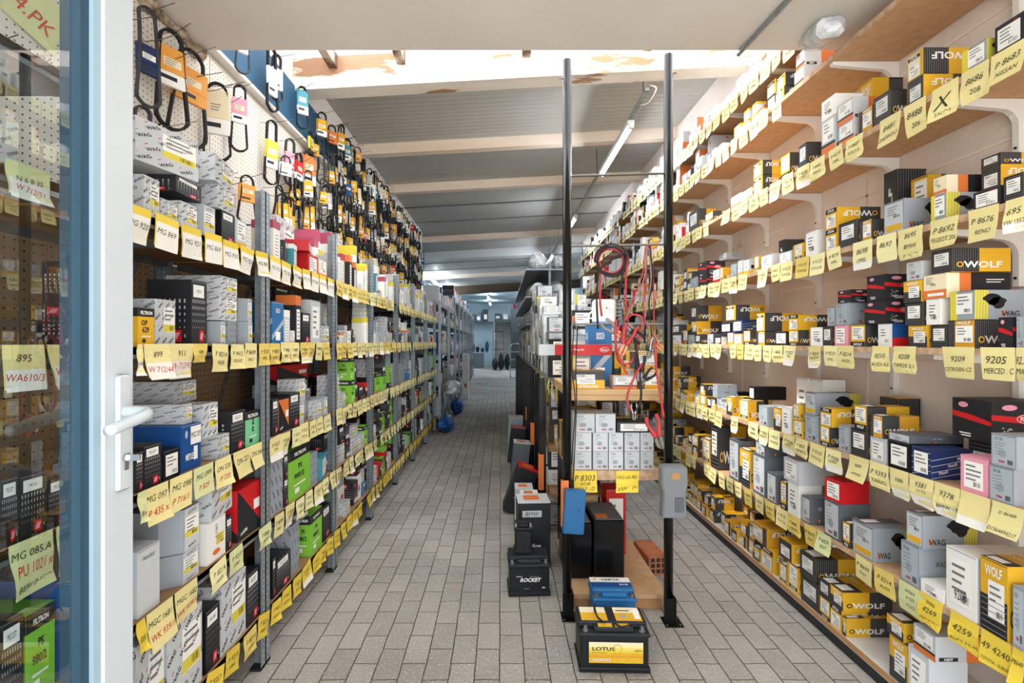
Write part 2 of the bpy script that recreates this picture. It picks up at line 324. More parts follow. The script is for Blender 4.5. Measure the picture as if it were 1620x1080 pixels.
b = MB(); slope_box(b, XL-.1, XR+.1, 1.0, 3.62, .06, .075, 'skypanel'); struct('window_1', b)
for o in list(COL.objects):
    if o.name.startswith('ceiling_beam'): pass
b = MB(); r0 = random.Random(3); pts = [(XL+.01+r0.uniform(0, .03), -.4+.05*i, 2.82+r0.uniform(-.035, .01)) for i in range(56)]
b.tube(pts, [r0.uniform(.012, .04) for _ in pts], 'crumble', 7); struct('trim_2', b)
for x_, y_ in ((-.8, 1.72), (-.32, 1.77)):
    b = MB(); b.lathe([(.022, 0), (.017, -.008), (.006, -.014)], 'crumble', 9, Matrix.Translation((x_, y_, 2.8305))); struct('trim_3', b)
# conduit under the slab
b = MB(); b.tube([(1.17, 2.37, 2.815), (1.28, .6, 2.815)], .012, 'galv', 8); tag(b.build('conduit_pipe'), 'thin grey conduit pipe fixed under the white concrete slab', 'pipe')
# far side doorway
b = MB(); b.box(-.45, -.37, 27.9, 28.25, 0, 2.62, 'whiteboard'); b.box(.65, .73, 27.9, 28.25, 0, 2.62, 'whiteboard'); b.box(-.45, .73, 27.9, 28.25, 2.55, 2.63, 'whiteboard'); struct('door_2', b)
# ---------------------------------------------------------------- cartons: one unit mesh per printed design, scaled to its real size
def fp(face, u, v, e):          # point on a face of the unit box (x,y in -.5..5, z 0..1), u right and v up seen from outside
    if face == 'F': return (u-.5, -.5-e, v)
    if face == 'B': return (.5-u, .5+e, v)
    if face == 'R': return (.5+e, u-.5, v)
    if face == 'L': return (-.5-e, .5-u, v)
    return (u-.5, v-.5, 1+e)
FACES = {'F': 'FB', 'S': 'RL', 'T': 'T', 'A': 'FBRL'}
class Carton:
    def __init__(s, dims, body): s.mb = MB(); s.d = dims; s.mb.box(-.5, .5, -.5, .5, 0, 1, body)
    def q(s, faces, u0, v0, u1, v1, m, e=.004):
        for f in FACES.get(faces, faces):
            s.mb.quad(fp(f, u0, v0, e), fp(f, u1, v0, e), fp(f, u1, v1, e), fp(f, u0, v1, e), m)
    def poly(s, faces, pts, m, e=.004):
        for f in FACES.get(faces, faces): s.mb.add([fp(f, u, v, e) for u, v in pts], [tuple(range(len(pts)))], m)
    def t(s, faces, u, v, h, txt, m, rot=0, e=.008, bold=.0, shear=0, wide=1):
        vs, fs, asp = text2d(txt, bold, shear); c, sn = math.cos(rot), math.sin(rot)
        for f in FACES.get(faces, faces):
            W, H = (s.d[0], s.d[2]) if f in 'FB' else (s.d[1], s.d[2]) if f in 'RL' else (s.d[0], s.d[1])
            P = []
            for x, y in vs:
                x = (x-asp/2)*h*wide; y = (y-.5)*h; P.append(fp(f, u+(x*c-y*sn)/W, v+(x*sn+y*c)/H, e))
            s.mb.add(P, fs, m)
    def ell(s, faces, u, v, ru, rv, m, e=.006, n=14): s.poly(faces, [(u+ru*math.cos(2*PI*i/n), v+rv*math.sin(2*PI*i/n)) for i in range(n)], m, e)
    def seam(s, m='ink'):
        s.q('T', 0, .495, 1, .505, m, .003); s.q('F', .02, .975, .98, .985, m, .003)
    def label(s, f, u0, v0, u1, v1, r, m='paper', strip=None, e=.006):
        s.q(f, u0, v0, u1, v1, m, e)
        n = r.choice((3, 4)); 
        for i in range(n):
            vv = v1-(v1-v0)*(.16+.17*i); s.q(f, u0+(u1-u0)*.1, vv-(v1-v0)*.03, u0+(u1-u0)*r.uniform(.45, .9), vv+(v1-v0)*.03, 'lines', e+.003)
        k = 9
        for i in range(k):
            a = u0+(u1-u0)*(.5+.045*i); s.q(f, a, v0+(v1-v0)*.08, a+(u1-u0)*r.choice((.012, .025)), v0+(v1-v0)*.26, 'black', e+.003)
        if strip: s.q(f, u0, v0+(v1-v0)*.02, u0+(u1-u0)*.98, v0+(v1-v0)*.3, strip, e+.001)
def d_wolf(k):
    r = random.Random(k); c = Carton((.085, .17, .085), 'yellow' if k != 2 else 'deepyellow')
    dark = .54
    for f in 'RL':      # the long side: yellow half, dark ribbed half, the name across
        flip = (f == 'R')
        u0, u1 = (dark, 1) if k % 2 else (0, 1-dark)
        c.q(f, u0, 0, u1, 1, 'ink', .004)
        for i in range(11): c.q(f, u0+(u1-u0)*(.05+.088*i), .03, u0+(u1-u0)*(.07+.088*i), .97, 'lines', .006)
        c.t(f, .52, .3, .024, 'WOLF', 'white', 0, .010, .03, wide=1.25)
        c.ell(f, .13, .3, .06, .12, 'yellow' if not k % 2 else 'ink', .010); c.ell(f, .13, .3, .035, .07, 'ink' if not k % 2 else 'yellow', .013)
    c.q('T', 0, 0, 1, .42, 'ink'); 
    for i in range(6): c.q('T', .03, .04+.065*i, .97, .05+.065*i, 'lines', .006)
    c.q('T', .12, .05, .75, .3, 'paper', .008); c.t('T', .5, .72, .018, 'WOLF', 'white', 0, .009, .03, wide=1.2)
    if k == 0: c.q('F', 0, 0, 1, 1, 'yellow'); c.label('F', .1, .32, .92, .92, r); c.q('F', 0, 0, 1, .22, 'ink', .006); c.t('F', .5, .1, .011, 'WOLF', 'white', 0, .010, .03, wide=1.2)
    elif k == 1:
        c.q('F', 0, 0, 1, .5, 'ink')
        for i in range(6): c.q('F', .03, .04+.08*i, .97, .055+.08*i, 'lines', .006)
        c.label('F', .3, .2, .9, .72, r); c.t('F', .5, .85, .012, 'WOLF', 'white', 0, .010, .03, wide=1.2)
    elif k == 2:
        c.q('F', 0, 0, .26, 1, 'ink')
        for i in range(4): c.q('F', .03+.06*i, .03, .045+.06*i, .97, 'lines', .006)
        c.label('F', .3, .2, .95, .8, r); c.t('F', .6, .9, .010, 'WOLF', 'white', 0, .010, .03, wide=1.2)
    elif k == 3: c.q('F', .2, .05, .95, .95, 'cream'); c.label('F', .24, .45, .9, .92, r); c.q('F', .2, .1, .95, .24, 'ink', .007); c.t('F', .58, .17, .009, 'WOLF', 'white', 0, .011, .03, wide=1.2)
    else:
        c.q('F', 0, 0, 1, 1, 'ink')
        for i in range(11): c.q('F', .03, .05+.085*i, .97, .065+.085*i, 'lines', .006)
        c.label('F', .15, .3, .85, .85, r)
    c.seam(); return c
def d_wolftall(k):
    c = Carton((.08, .16, .14), 'yellow')
    for f in 'RLFB':
        c.q(f, 0, .5, 1, 1, 'ink')
        for i in range(12): c.q(f, .02+.08*i, .51, .035+.08*i, .99, 'lines', .006)
        c.t(f, .5, .42, .022, 'WOLF', 'white', PI/2, .010, .03, wide=1.2)
    c.seam(); return c
def d_wag(k):      # grey brake carton with pad picture
    r = random.Random(k); c = Carton((.09, .19, .09), 'grey')
    for f in 'RL':
        lo = (k == 1) == (f == 'R'); a0 = .0 if lo else .76
        c.q(f, a0, 0, a0+.24, 1, 'olive', .004)
        for i in range(5): c.poly(f, [(a0+.05*i, 0), (a0+.05*i+.02, 0), (a0+.05*i+.035, 1), (a0+.05*i+.02, 1)], 'lemon', .005)
        pu = .3 if lo else .6
        for a, bq in ((pu, .68), (pu+.1, .56)):
            c.poly(f, [(a+.17*math.cos(t)*(1 if math.sin(t) > 0 else .7), bq+.2*math.sin(t)*(1 if math.cos(t) > -.5 else .75)) for t in [2*PI*i/16 for i in range(16)]], 'black', .007+.002*(a > .55))
        c.t(f, pu+.32 if lo else .27, .2, .017, 'WAG', 'ink', 0, .010, .02)
        u = (pu+.32 if lo else .27)-.13
        c.poly(f, [(u-.03, .28), (u, .28), (u+.01, .12), (u-.01, .12)], 'red', .01); c.poly(f, [(u+.005, .28), (u+.035, .28), (u+.03, .12), (u+.015, .12)], 'yellow', .01)
    c.q('T', 0, 0, .5, 1, 'darkgrey'); c.q('T', .1, .1, .4, .5, 'paper', .008); c.t('T', .6, .7, .012, 'WAG', 'ink', .2, .009)
    if k == 0: c.q('F', .05, .06, .95, .94, 'palegrey'); c.label('F', .1, .45, .9, .9, r, 'palegrey'); c.q('F', .1, .1, .9, .28, 'yellow', .008)
    else: c.q('F', .0, .0, .3, 1, 'lemon'); c.label('F', .25, .2, .92, .9, r)
    c.seam(); return c
def d_grey(k):
    r = random.Random(k+20); body = ('grey', 'darkgrey', 'palegrey')[k % 3]; c = Carton((.09, .16, .09), body)
    c.q('F', .06, .06, .94, .94, 'sky' if k == 0 else 'palegrey', .003); c.t('F', .32, .86, .009, ('14-36', '12-70', '30-81')[k % 3], 'ink', 0, .01)
    for i in range(5): c.q('F', .14, .72-.09*i, .14+r.uniform(.2, .45), .735-.09*i, 'lines', .008)
    c.ell('F', .45, .4, .17, .12, 'grey', .007); c.poly('F', [(.3, .14), (.5, .12), (.58, .16), (.5, .19), (.3, .19)], 'magenta', .009)
    for i in range(8): c.q('F', .66+.028*i, .1, .675+.028*i, .24, 'ink', .009)
    for f in 'RL': c.t(f, .5, .6, .012, 'WAG' if k == 0 else 'ATE', 'ink' if k != 1 else 'white', 0, .008); c.poly(f, [(.35, .2), (.42, .2), (.44, .1), (.38, .1)], 'red', .008); c.poly(f, [(.43, .2), (.5, .2), (.5, .1), (.45, .1)], 'yellow', .008)
    c.seam('darkgrey'); return c
def d_forma(k):
    c = Carton((.11, .21, .11), 'ink')
    for f in 'FBRL':
        c.poly(f, [(0, .68), (.5, .62), (1, .5), (1, .4), (.5, .47), (0, .55)], 'red', .004); c.ell(f, .3, .85, .13, .07, 'pink', .006)
        c.q(f, .2, .12, .5, .15, 'white', .006); c.q(f, .25, .06, .5, .09, 'white', .006)
    for f in 'RL':
        c.ell(f, .6, .58, .2, .13, 'red', .008); c.ell(f, .6, .58, .185, .11, 'white', .010); c.ell(f, .6, .58, .175, .1, 'red', .012); c.t(f, .6, .58, .012, 'FORMA', 'white', 0, .016, .03)
        r = random.Random(4)
        for i in range(14):
            u, v = r.uniform(.12, .32), r.uniform(.1, .36); c.poly(f, [(u, v), (u+.03, v+.05), (u+.05, v+.01)], 'dot', .008)
    c.seam(); return c
def d_neff(k):
    c = Carton((.08, .17, .1), 'palegrey')
    for f in 'RL': c.q(f, (.55, 0)[f == 'L'], 0, (1, .45)[f == 'L'], 1, 'orange', .004); c.q(f, .06, .05, .4, .2, 'ink', .007); c.t(f, .23, .125, .009, 'NEFF', 'white', 0, .010, .03)
    c.q('F', 0, 0, 1, .25, 'orange'); c.q('F', 0, .22, 1, .3, 'ink', .006); c.label('F', .1, .35, .9, .92, random.Random(2)); c.q('T', 0, .55, 1, 1, 'orange'); c.seam('lines'); return c
def d_nipp(k):
    c = Carton((.1, .2, .09), 'cream')
    for f in 'RL': c.q(f, (.35, 0)[f == 'L'], 0, (1, .65)[f == 'L'], 1, 'ink', .004); c.q(f, (.2, .62)[f == 'L'], 0, (.38, .8)[f == 'L'], 1, 'orange', .005); c.q(f, .1, .06, .6, .18, 'white', .008); c.t(f, .35, .12, .008, 'NIPPARTS', 'ink', 0, .011, .02); c.q(f, .62, .7, .9, .74, 'white', .008); c.q(f, .62, .6, .85, .64, 'white', .008)
    c.q('F', 0, 0, 1, .35, 'orange'); c.q('F', .2, .1, .9, .22, 'white', .008); c.label('F', .08, .5, .6, .92, random.Random(9), 'cream'); c.seam('lines'); return c
def d_plain(k):      # plain coloured carton with white label
    body, side = [('white', 'white'), ('pink', 'pink'), ('white', 'blue'), ('navy', 'navy'), ('kraft', 'kraft'), ('palegrey', 'palegrey'), ('teal', 'teal'), ('red', 'red'), ('white', 'red'), ('black', 'black')][k]
    r = random.Random(k+40); c = Carton((.08, .16, .08), body)
    if side != body: c.q('S', 0, 0, 1, 1, side, .003)
    if k == 3:
        for i in range(4): c.poly('A', [(0, .02+.2*i), (0, .04+.2*i), (1, .3+.2*i), (1, .28+.2*i)], 'sky', .004)
        for i in range(3): c.t('S', .3+.22*i, .25+.24*i, .009, 'Metelli', 'white', .18, .007)
    if k == 2: c.q('S', 0, 0, 1, .4, 'red', .006)
    c.label('F', .14, .14, .86, .86, r, 'paper')
    if k in (0, 8): c.t('F', .5, .3, .012, '9208' if k == 0 else '8214', 'ink', .1, .012)
    c.seam('lines'); return c
def d_blacklabel(k):
    c = Carton((.1, .12, .1), 'ink'); c.label('F', .1, .15, .9, .85, random.Random(k+60)); c.t('F', .75, .9, .008, 'RH', 'red', 0, .01); c.seam('lines'); return c
# left wall designs
def wagpat(c, faces, seed, sc=1.):
    r = random.Random(seed)
    for f in FACES.get(faces, faces):
        nu = 3; nv = 4
        for i in range(nu):
            for j in range(nv):
                u = (i+.5+(.25 if j % 2 else -.15))/nu; v = (j+.5)/nv
                if .08 < u < .92: c.t(f, u, v, .0075*sc, 'WAG', 'ink', -1.05 if seed % 2 else .6, .006, .02); c.t(f, u-.1, v+.07, .006*sc, '/', 'red' if (i+j) % 2 else 'orange', -.6, .006, .06)
def d_filter(k):
    r = random.Random(k+80); c = Carton(((.095, .11, .1), (.1, .12, .19), (.12, .16, .13))[k % 3], 'grey' if k % 2 else 'palegrey'); wagpat(c, 'FBRLT', k, 1 if k % 3 == 0 else 1.2)
    if k != 1: c.label('F', .4, .3, .95, .85, r, 'paper', 'lemon')
    return c
def d_hex(k):      # six-sided oil filter carton
    s = Carton.__new__(Carton); s.mb = MB(); s.d = (.1, .12, .11)
    pts = [(-.5, .3), (-.5, -.2), (-.28, -.5), (.28, -.5), (.5, -.2), (.5, .3), (.28, .5), (-.28, .5)]
    s.mb.add([(x, y, 0) for x, y in pts]+[(x, y, 1) for x, y in pts], [tuple(range(7, -1, -1)), tuple(range(8, 16))]+[(i, (i+1) % 8, (i+1) % 8+8, i+8) for i in range(8)], 'grey')
    c = s; c.q('F', .24, 0, .76, 1, 'palegrey', .003); c.label('F', .27, .3, .73, .8, random.Random(k), 'paper', 'lemon', .006); c.t('T', .4, .5, .01, 'WAG', 'ink', .4); c.t('T', .7, .7, .01, 'WAG', 'ink', .4)
    for v in (.1, .9): c.t('F', .5, v, .008, 'WAG', 'ink', .2, .008)
    return c
def d_clean(k):
    r = random.Random(k+90); c = Carton(((.095, .11, .11), (.13, .2, .16), (.09, .11, .16))[k % 3], 'ink' if k != 2 else 'black')
    for f in 'FBRL':
        for i in range(8):
            for j in range(5):
                s_ = .012+.004*j
                c.q(f, .08+.11*i-s_/1.5, .28+.1*j-s_, .08+.11*i+s_/1.5, .28+.1*j+s_, 'dot' if k != 2 else 'lines', .004)
        c.q(f, .5, .06, .78, .24, 'red', .006); c.t(f, .86, .15, .007, 'C', 'white', 0, .008, .03)
        c.poly(f, [(.53, .1), (.6, .2), (.75, .2), (.68, .1)], 'pink', .008)
    c.q('F', .1, .74, .8, .93, 'paper', .008); c.t('F', .45, .835, .008, ('MG 077', 'MG 061', 'MG 085')[k % 3], 'ink', 0, .012)
    c.q('T', .05, .05, .95, .95, 'ink', .004); c.seam('lines'); return c
def d_filtron(k):      # 0 green big, 1 mint, 2 yellow
    body = ('green', 'mint', 'yellow')[k % 3]; c = Carton(((.11, .09, .16), (.08, .09, .11), (.08, .09, .12))[k % 3], body)
    c.q('A', 0, .78, 1, 1, 'ink', .004); c.q('T', 0, 0, 1, 1, 'ink' if k else 'green', .004)
    tx = (('PS', '980/2'), ('PP 840', ''), ('OP', '629'))[k % 3]
    for f in 'FBRL':
        c.t(f, .5, .88, .0115, 'FILTRON', 'white', 0, .009, .04)
        c.t(f, .38 if k % 3 == 2 else .5, .62, .017 if tx[1] else .013, tx[0], 'ink', 0 if k % 3 != 1 else PI/2, .008, .03)
        if tx[1]: c.t(f, .45, .44, .018, tx[1], 'ink', 0, .008, .03)
        c.q(f, .2, .25, .75, .28, 'white', .008); c.q(f, .25, .1, .45, .2, 'white' if k == 0 else 'ink', .008)
    return c
def d_wedge(k):
    c = Carton((.11, .12, .13), 'ink'); c.poly('A', [(0, 1), (1, 1), (1, .15)], 'red' if k == 0 else 'orange', .004); c.q('T', 0, 0, 1, 1, 'red' if k == 0 else 'ink', .004)
    c.q('F', .68, .45, .95, .65, 'paper', .008); c.t('F', .25, .15, .01, 'misfat', 'white', .2, .008, .02); c.seam('lines'); return c
def d_blue(k):
    c = Carton((.14, .13, .1), 'blue' if k == 0 else 'bluetin'); 
    if k == 0: c.t('A', .4, .3, .014, 'MEYLE', 'white', 0, .008, .03); c.ell('A', .25, .8, .07, .09, 'sky', .006); c.q('F', .45, .55, .98, .95, 'paper', .008); c.t('F', .72, .76, .012, 'MGC 077', 'ink', 0, .012); c.q('F', .6, .2, .8, .5, 'paper', .009)
    else:
        c.poly('A', [(0, .1), (1, .5), (1, .62), (0, .22)], 'sky', .004); c.q('F', .3, .1, .7, .3, 'paper', .008); c.t('A', .5, .8, .011, 'BOSCH', 'white', 0, .008, .02)
    c.seam('sky'); return c
def d_whitebox(k):
    c = Carton((.1, .1, .17), 'palegrey' if k == 1 else 'white')
    if k == 0: c.t('F', .5, .7, .012, 'K 938/3', 'ink', PI/2, .006); c.label('F', .5, .35, .9, .6, random.Random(3), 'lemon'); c.ell('F', .5, .2, .2, .07, 'orange')
    elif k == 1: c.t('F', .5, .85, .01, 'FRAGILE', 'ink', 0, .006)
    else: c.ell('A', .5, .45, .28, .16, 'pink', .004); c.ell('A', .5, .45, .2, .1, 'magenta', .006); c.t('A', .5, .85, .008, 'FILTER', 'ink', 0, .006)
    c.seam('lines'); return c
def d_kraft(k):
    c = Carton((.16, .14, .12), 'kraft'); c.q('T', .0, .42, 1, .58, 'cream', .004); c.label('F', .5, .3, .9, .7, random.Random(5)); c.seam('card'); return c
def d_small(k):      # small spark plug / sensor boxes
    cols = [('white', 'orange'), ('white', 'red'), ('palegrey', 'yellow'), ('white', 'sky'), ('cream', 'orange'), ('ink', 'red'), ('teal', 'white')][k]
    c = Carton((.06, .1, .07), cols[0]); c.q('A', 0, 0, 1, .22, cols[1], .004); c.label('F', .12, .3, .88, .92, random.Random(k+5)); c.q('S', .1, .35, .5, .6, 'ink', .006); c.seam('lines'); return c
def d_tall(k):      # upright blister / long slim box
    cols = [('white', 'lemon'), ('palegrey', 'white'), ('white', 'magenta'), ('teal', 'white'), ('red', 'white'), ('ink', 'orange')][k]
    c = Carton((.055, .08, .2), cols[0]); c.q('A', 0, .8, 1, 1, cols[1], .004); c.q('F', .2, .1, .8, .72, 'paper', .004)
    for i in range(7): c.q('F', .28, .16+.08*i, .72, .18+.08*i, 'lines', .008)
    return c
OBJN = {}
DES = {
 'wolf0': (d_wolf, 0, 'brake_pad_carton', 'yellow brake carton with white end label'), 'wolf1': (d_wolf, 1, 'brake_pad_carton', 'yellow brake carton with half-black end'),
 'wolf2': (d_wolf, 2, 'brake_pad_carton', 'yellow brake carton with ribbed black stripe'), 'wolf3': (d_wolf, 3, 'brake_pad_carton', 'yellow brake carton with cream end panel'),
 'wolf4': (d_wolf, 4, 'brake_pad_carton', 'yellow brake carton with black ribbed end'), 'wolftall': (d_wolftall, 0, 'brake_pad_carton', 'tall yellow and black ribbed carton'),
 'wag0': (d_wag, 0, 'brake_shoe_carton', 'grey carton with black pad picture'), 'wag1': (d_wag, 1, 'brake_shoe_carton', 'grey and yellow pad-picture carton'),
 'grey0': (d_grey, 0, 'brake_shoe_carton', 'grey carton with pale blue end'), 'grey1': (d_grey, 1, 'brake_shoe_carton', 'dark grey carton with pale end'), 'grey2': (d_grey, 2, 'brake_shoe_carton', 'pale grey carton with printed end'),
 'forma': (d_forma, 0, 'spare_part_carton', 'black carton with red wave stripe'), 'neff': (d_neff, 0, 'spare_part_carton', 'pale grey and orange carton'), 'nipp': (d_nipp, 0, 'spare_part_carton', 'cream, orange and black carton'),
 'white': (d_plain, 0, 'spare_part_carton', 'white carton with handwritten label'), 'pink': (d_plain, 1, 'spare_part_carton', 'pink carton with white label'), 'rwb': (d_plain, 2, 'spare_part_carton', 'white, blue and red carton'),
 'bluestripe': (d_plain, 3, 'spare_part_carton', 'navy diagonal-striped carton'), 'kraftp': (d_plain, 4, 'spare_part_carton', 'brown carton with white label'), 'palep': (d_plain, 5, 'spare_part_carton', 'pale grey labelled carton'),
 'teal': (d_plain, 6, 'spare_part_carton', 'teal labelled carton'), 'redp': (d_plain, 7, 'spare_part_carton', 'red labelled carton'), 'whitered': (d_plain, 8, 'spare_part_carton', 'white carton with red sides'), 'blackp': (d_plain, 9, 'spare_part_carton', 'plain black labelled carton'),
 'blacklabel': (d_blacklabel, 0, 'spare_part_carton', 'black packet with large white label'),
 'filter0': (d_filter, 0, 'oil_filter_carton', 'grey pattern-printed filter carton'), 'filter1': (d_filter, 1, 'oil_filter_carton', 'tall grey pattern-printed filter carton'), 'filter2': (d_filter, 2, 'oil_filter_carton', 'large grey pattern-printed filter carton'),
 'hex': (d_hex, 0, 'oil_filter_carton', 'six-sided grey filter carton with yellow strip'),
 'clean0': (d_clean, 0, 'air_filter_carton', 'black dotted filter carton'), 'clean1': (d_clean, 1, 'air_filter_carton', 'large black dotted filter carton'), 'clean2': (d_clean, 2, 'air_filter_carton', 'black filter carton with grey dots'),
 'filt0': (d_filtron, 0, 'air_filter_carton', 'bright green filter carton'), 'filt1': (d_filtron, 1, 'air_filter_carton', 'mint green filter carton'), 'filt2': (d_filtron, 2, 'air_filter_carton', 'yellow filter carton reading OP 629'),
 'wedge0': (d_wedge, 0, 'air_filter_carton', 'black carton with red wedge'), 'wedge1': (d_wedge, 1, 'air_filter_carton', 'black carton with orange wedge'),
 'meyle': (d_blue, 0, 'air_filter_carton', 'dark blue carton with white sticker'), 'bosch': (d_blue, 1, 'air_filter_carton', 'mid blue carton with pale band'),
 'k938': (d_whitebox, 0, 'fuel_filter_carton', 'white upright filter carton'), 'fragile': (d_whitebox, 1, 'fuel_filter_carton', 'pale grey carton reading FRAGILE'), 'rosebox': (d_whitebox, 2, 'fuel_filter_carton', 'white carton with pink picture'),
 'kraft': (d_kraft, 0, 'fuel_filter_carton', 'brown cardboard box with tape'),
}
for i, n in enumerate(['white and orange', 'white and red', 'grey and yellow', 'white and pale blue', 'cream and orange', 'black and red', 'teal and white']): DES['small%d' % i] = (d_small, i, 'sensor_box', n+' small box')
for i, n in enumerate(['white and yellow', 'pale grey', 'white and crimson', 'teal', 'red and white', 'black and orange']): DES['tall%d' % i] = (d_tall, i, 'wiper_blade_box' if i < 2 else 'bulb_box', n+' upright slim box')
DMESH = {}; DDIM = {}
def design(n):
    if n not in DMESH:
        f, k, on, look = DES[n]; c = f(k); DMESH[n] = c.mb.mesh(on); DDIM[n] = c.d
    return DMESH[n]
for n in DES: design(n)
def ordw(n):
    one = 'zeroth first second third fourth fifth sixth seventh eighth ninth tenth eleventh twelfth thirteenth fourteenth fifteenth sixteenth seventeenth eighteenth nineteenth'.split()
    if n < 20: return one[n]
    t = 'twenty thirty forty fifty sixty seventy eighty ninety'.split(); h = ''
    if n >= 100: h = 'hundred-and-' if n < 200 else 'two-hundred-and-'; n %= 100
    if n == 0: return h.replace('-and-', 'th')
    if n < 20: return h+one[n]
    a, b_ = divmod(n, 10); return h+(t[a-2]+'-'+one[b_] if b_ else t[a-2][:-1]+'ieth')
CART = []      # every carton: dict(design, loc, rz, scale, flip, place, row)
def put(des, x, y, z, w_, d, h, side, place, row, flip=False, yaw=0., look=None, grp=None):
    CART.append(dict(des=des, x=x, y=y, z=z, w=w_, d=d, h=h, side=side, place=place, row=row, flip=flip, yaw=yaw, look=look, grp=grp))
class Shelf:
    """one board; cartons are dropped onto whatever already stands beneath them"""
    def __init__(s, side, X, z, depth, top, place, y0=0, y1=99):
        s.side, s.X, s.z, s.depth, s.top, s.place, s.it = side, X, z, depth, top, place, []
    def drop(s, des, ya, yb, ztop, set_=.0, d=None, flip=False, yaw=0., look=None, tol=.25, h=None):
        """ya<yb along the aisle, front face set_ behind the board edge"""
        w_ = yb-ya
        if w_ < .02: return None
        d = d or min(DDIM[des][1]*w_/DDIM[des][0] if False else DDIM[des][1], s.depth-set_)
        base = s.z; row = 0
        for (a, c, f0, f1, t, r) in s.it:
            if a < yb-.002 and c > ya+.002 and f0 < set_+d-.002 and f1 > set_+.002 and t > base-1e-6: base = t; row = r+1
        hh = h if h else ztop-base
        if base+hh > s.top: hh = s.top-base
        if hh < .018: return None
        cx = s.X + (-1 if s.side == 'L' else 1)*(set_+d/2)
        put(des, cx, (ya+yb)/2, base+.0006, w_-.0015, d-.001, hh-.0012, s.side, s.place, row, flip, yaw, look)
        s.it.append((ya, yb, set_, set_+d, base+hh, row)); return base+hh
    def px(s, x0, x1, ytop, des, set_=.0, d=None, flip=False, yaw=0, look=None, h=None):
        """front face spans photo columns x0..x1; its near top corner at row ytop"""
        X = s.X+(-1 if s.side == 'L' else 1)*set_
        a, c = px2y(x0, X), px2y(x1, X); ya, yb = min(a, c), max(a, c)
        return s.drop(des, ya, yb, z_at(ytop, ya), set_, d, flip, yaw, look, h=h)
    def free(s, ya, yb, set_, d):
        base = s.z
        for (a, c, f0, f1, t, r) in s.it:
            if a < yb and c > ya and f0 < set_+d and f1 > set_ and t > base: base = t
        return base
    def fill(s, y0, y1, mix, gap=.25, tiers=(1, 2), sc=1., hs=(.8, 1.15), rnd=None, flipp=.25, back=.35):
        r = rnd or R; y = y0; names = list(mix); wts = [mix[n] for n in names]
        while y < y1:
            run = r.randint(1, 3); n = r.choices(names, wts)[0]
            for _ in range(run):
                dm = DDIM[n]; w_ = dm[0]*r.uniform(.85, 1.15)*sc; 
                if y+w_ > y1: y = y1; break
                st = r.uniform(.0, .02)+(.0 if r.random() < .8 else r.uniform(.02, .08)); d = min(dm[1]*r.uniform(.85, 1.25), s.depth-st)
                if s.free(y, y+w_, st, d) > s.z+.002: y += .03; continue
                k = r.randint(*tiers); h = dm[2]*r.uniform(*hs)*sc
                for t in range(k):
                    nn = n if r.random() < .7 else r.choices(names, wts)[0]
                    if s.drop(nn, y, y+w_, 0, st+(.0 if t == 0 else r.uniform(0, .012)), max(.04, d-(.012 if t else 0)), r.random() < flipp, r.uniform(-.03, .03) if t == k-1 and t else 0, h=h) is None: break
                if r.random() < back and s.depth-st-d > .07 and k == 1:
                    s.drop(n, y, y+w_, 0, st+d+.004, s.depth-st-d-.006, False, 0, h=h*1.6)
                y += w_+.002+(r.uniform(.01, .05) if r.random() < gap else 0)
            y += r.uniform(0, .03) if r.random() < gap else .001
# ---------------------------------------------------------------- left shelving units
POST = [.26, 1.20, 2.08, 2.95, 3.80, 4.73, 5.66, 6.60, 7.50]
LZ = [(.235, 'floor'), (.61, 'knee'), (.97, 'waist'), (1.385, 'eye'), (1.765, 'top')]
LEVEL = ['lowest board', 'second board up', 'middle board', 'eye-level board', 'top board']
BAYN = ['bay behind door glass', 'first open left bay', 'second left bay', 'third left bay', 'fourth left bay', 'fifth left bay', 'sixth left bay', 'seventh left bay']
XF = -1.02
def l_post(x, y, sx, sy, zt, m='postmetal'):
    b = MB(); x0, x1 = (0, sx*.045); y0, y1 = (0, sy*.036)
    b.box(min(x0, x1), max(x0, x1), min(0, sy*.0025), max(0, sy*.0025), 0, zt, m); b.box(min(0, sx*.0025), max(0, sx*.0025), min(y0, y1), max(y0, y1), 0, zt, m)
    for z in LZ: b.box(min(0, sx*.03), max(0, sx*.03), min(0, sy*.03), max(0, sy*.03), z[0]-.04, z[0]-.036, 'galvdark')
    b.box(min(0, sx*.047), max(0, sx*.047), min(0, sy*.04), max(0, sy*.04), 0, .012, 'rubber')
    return b
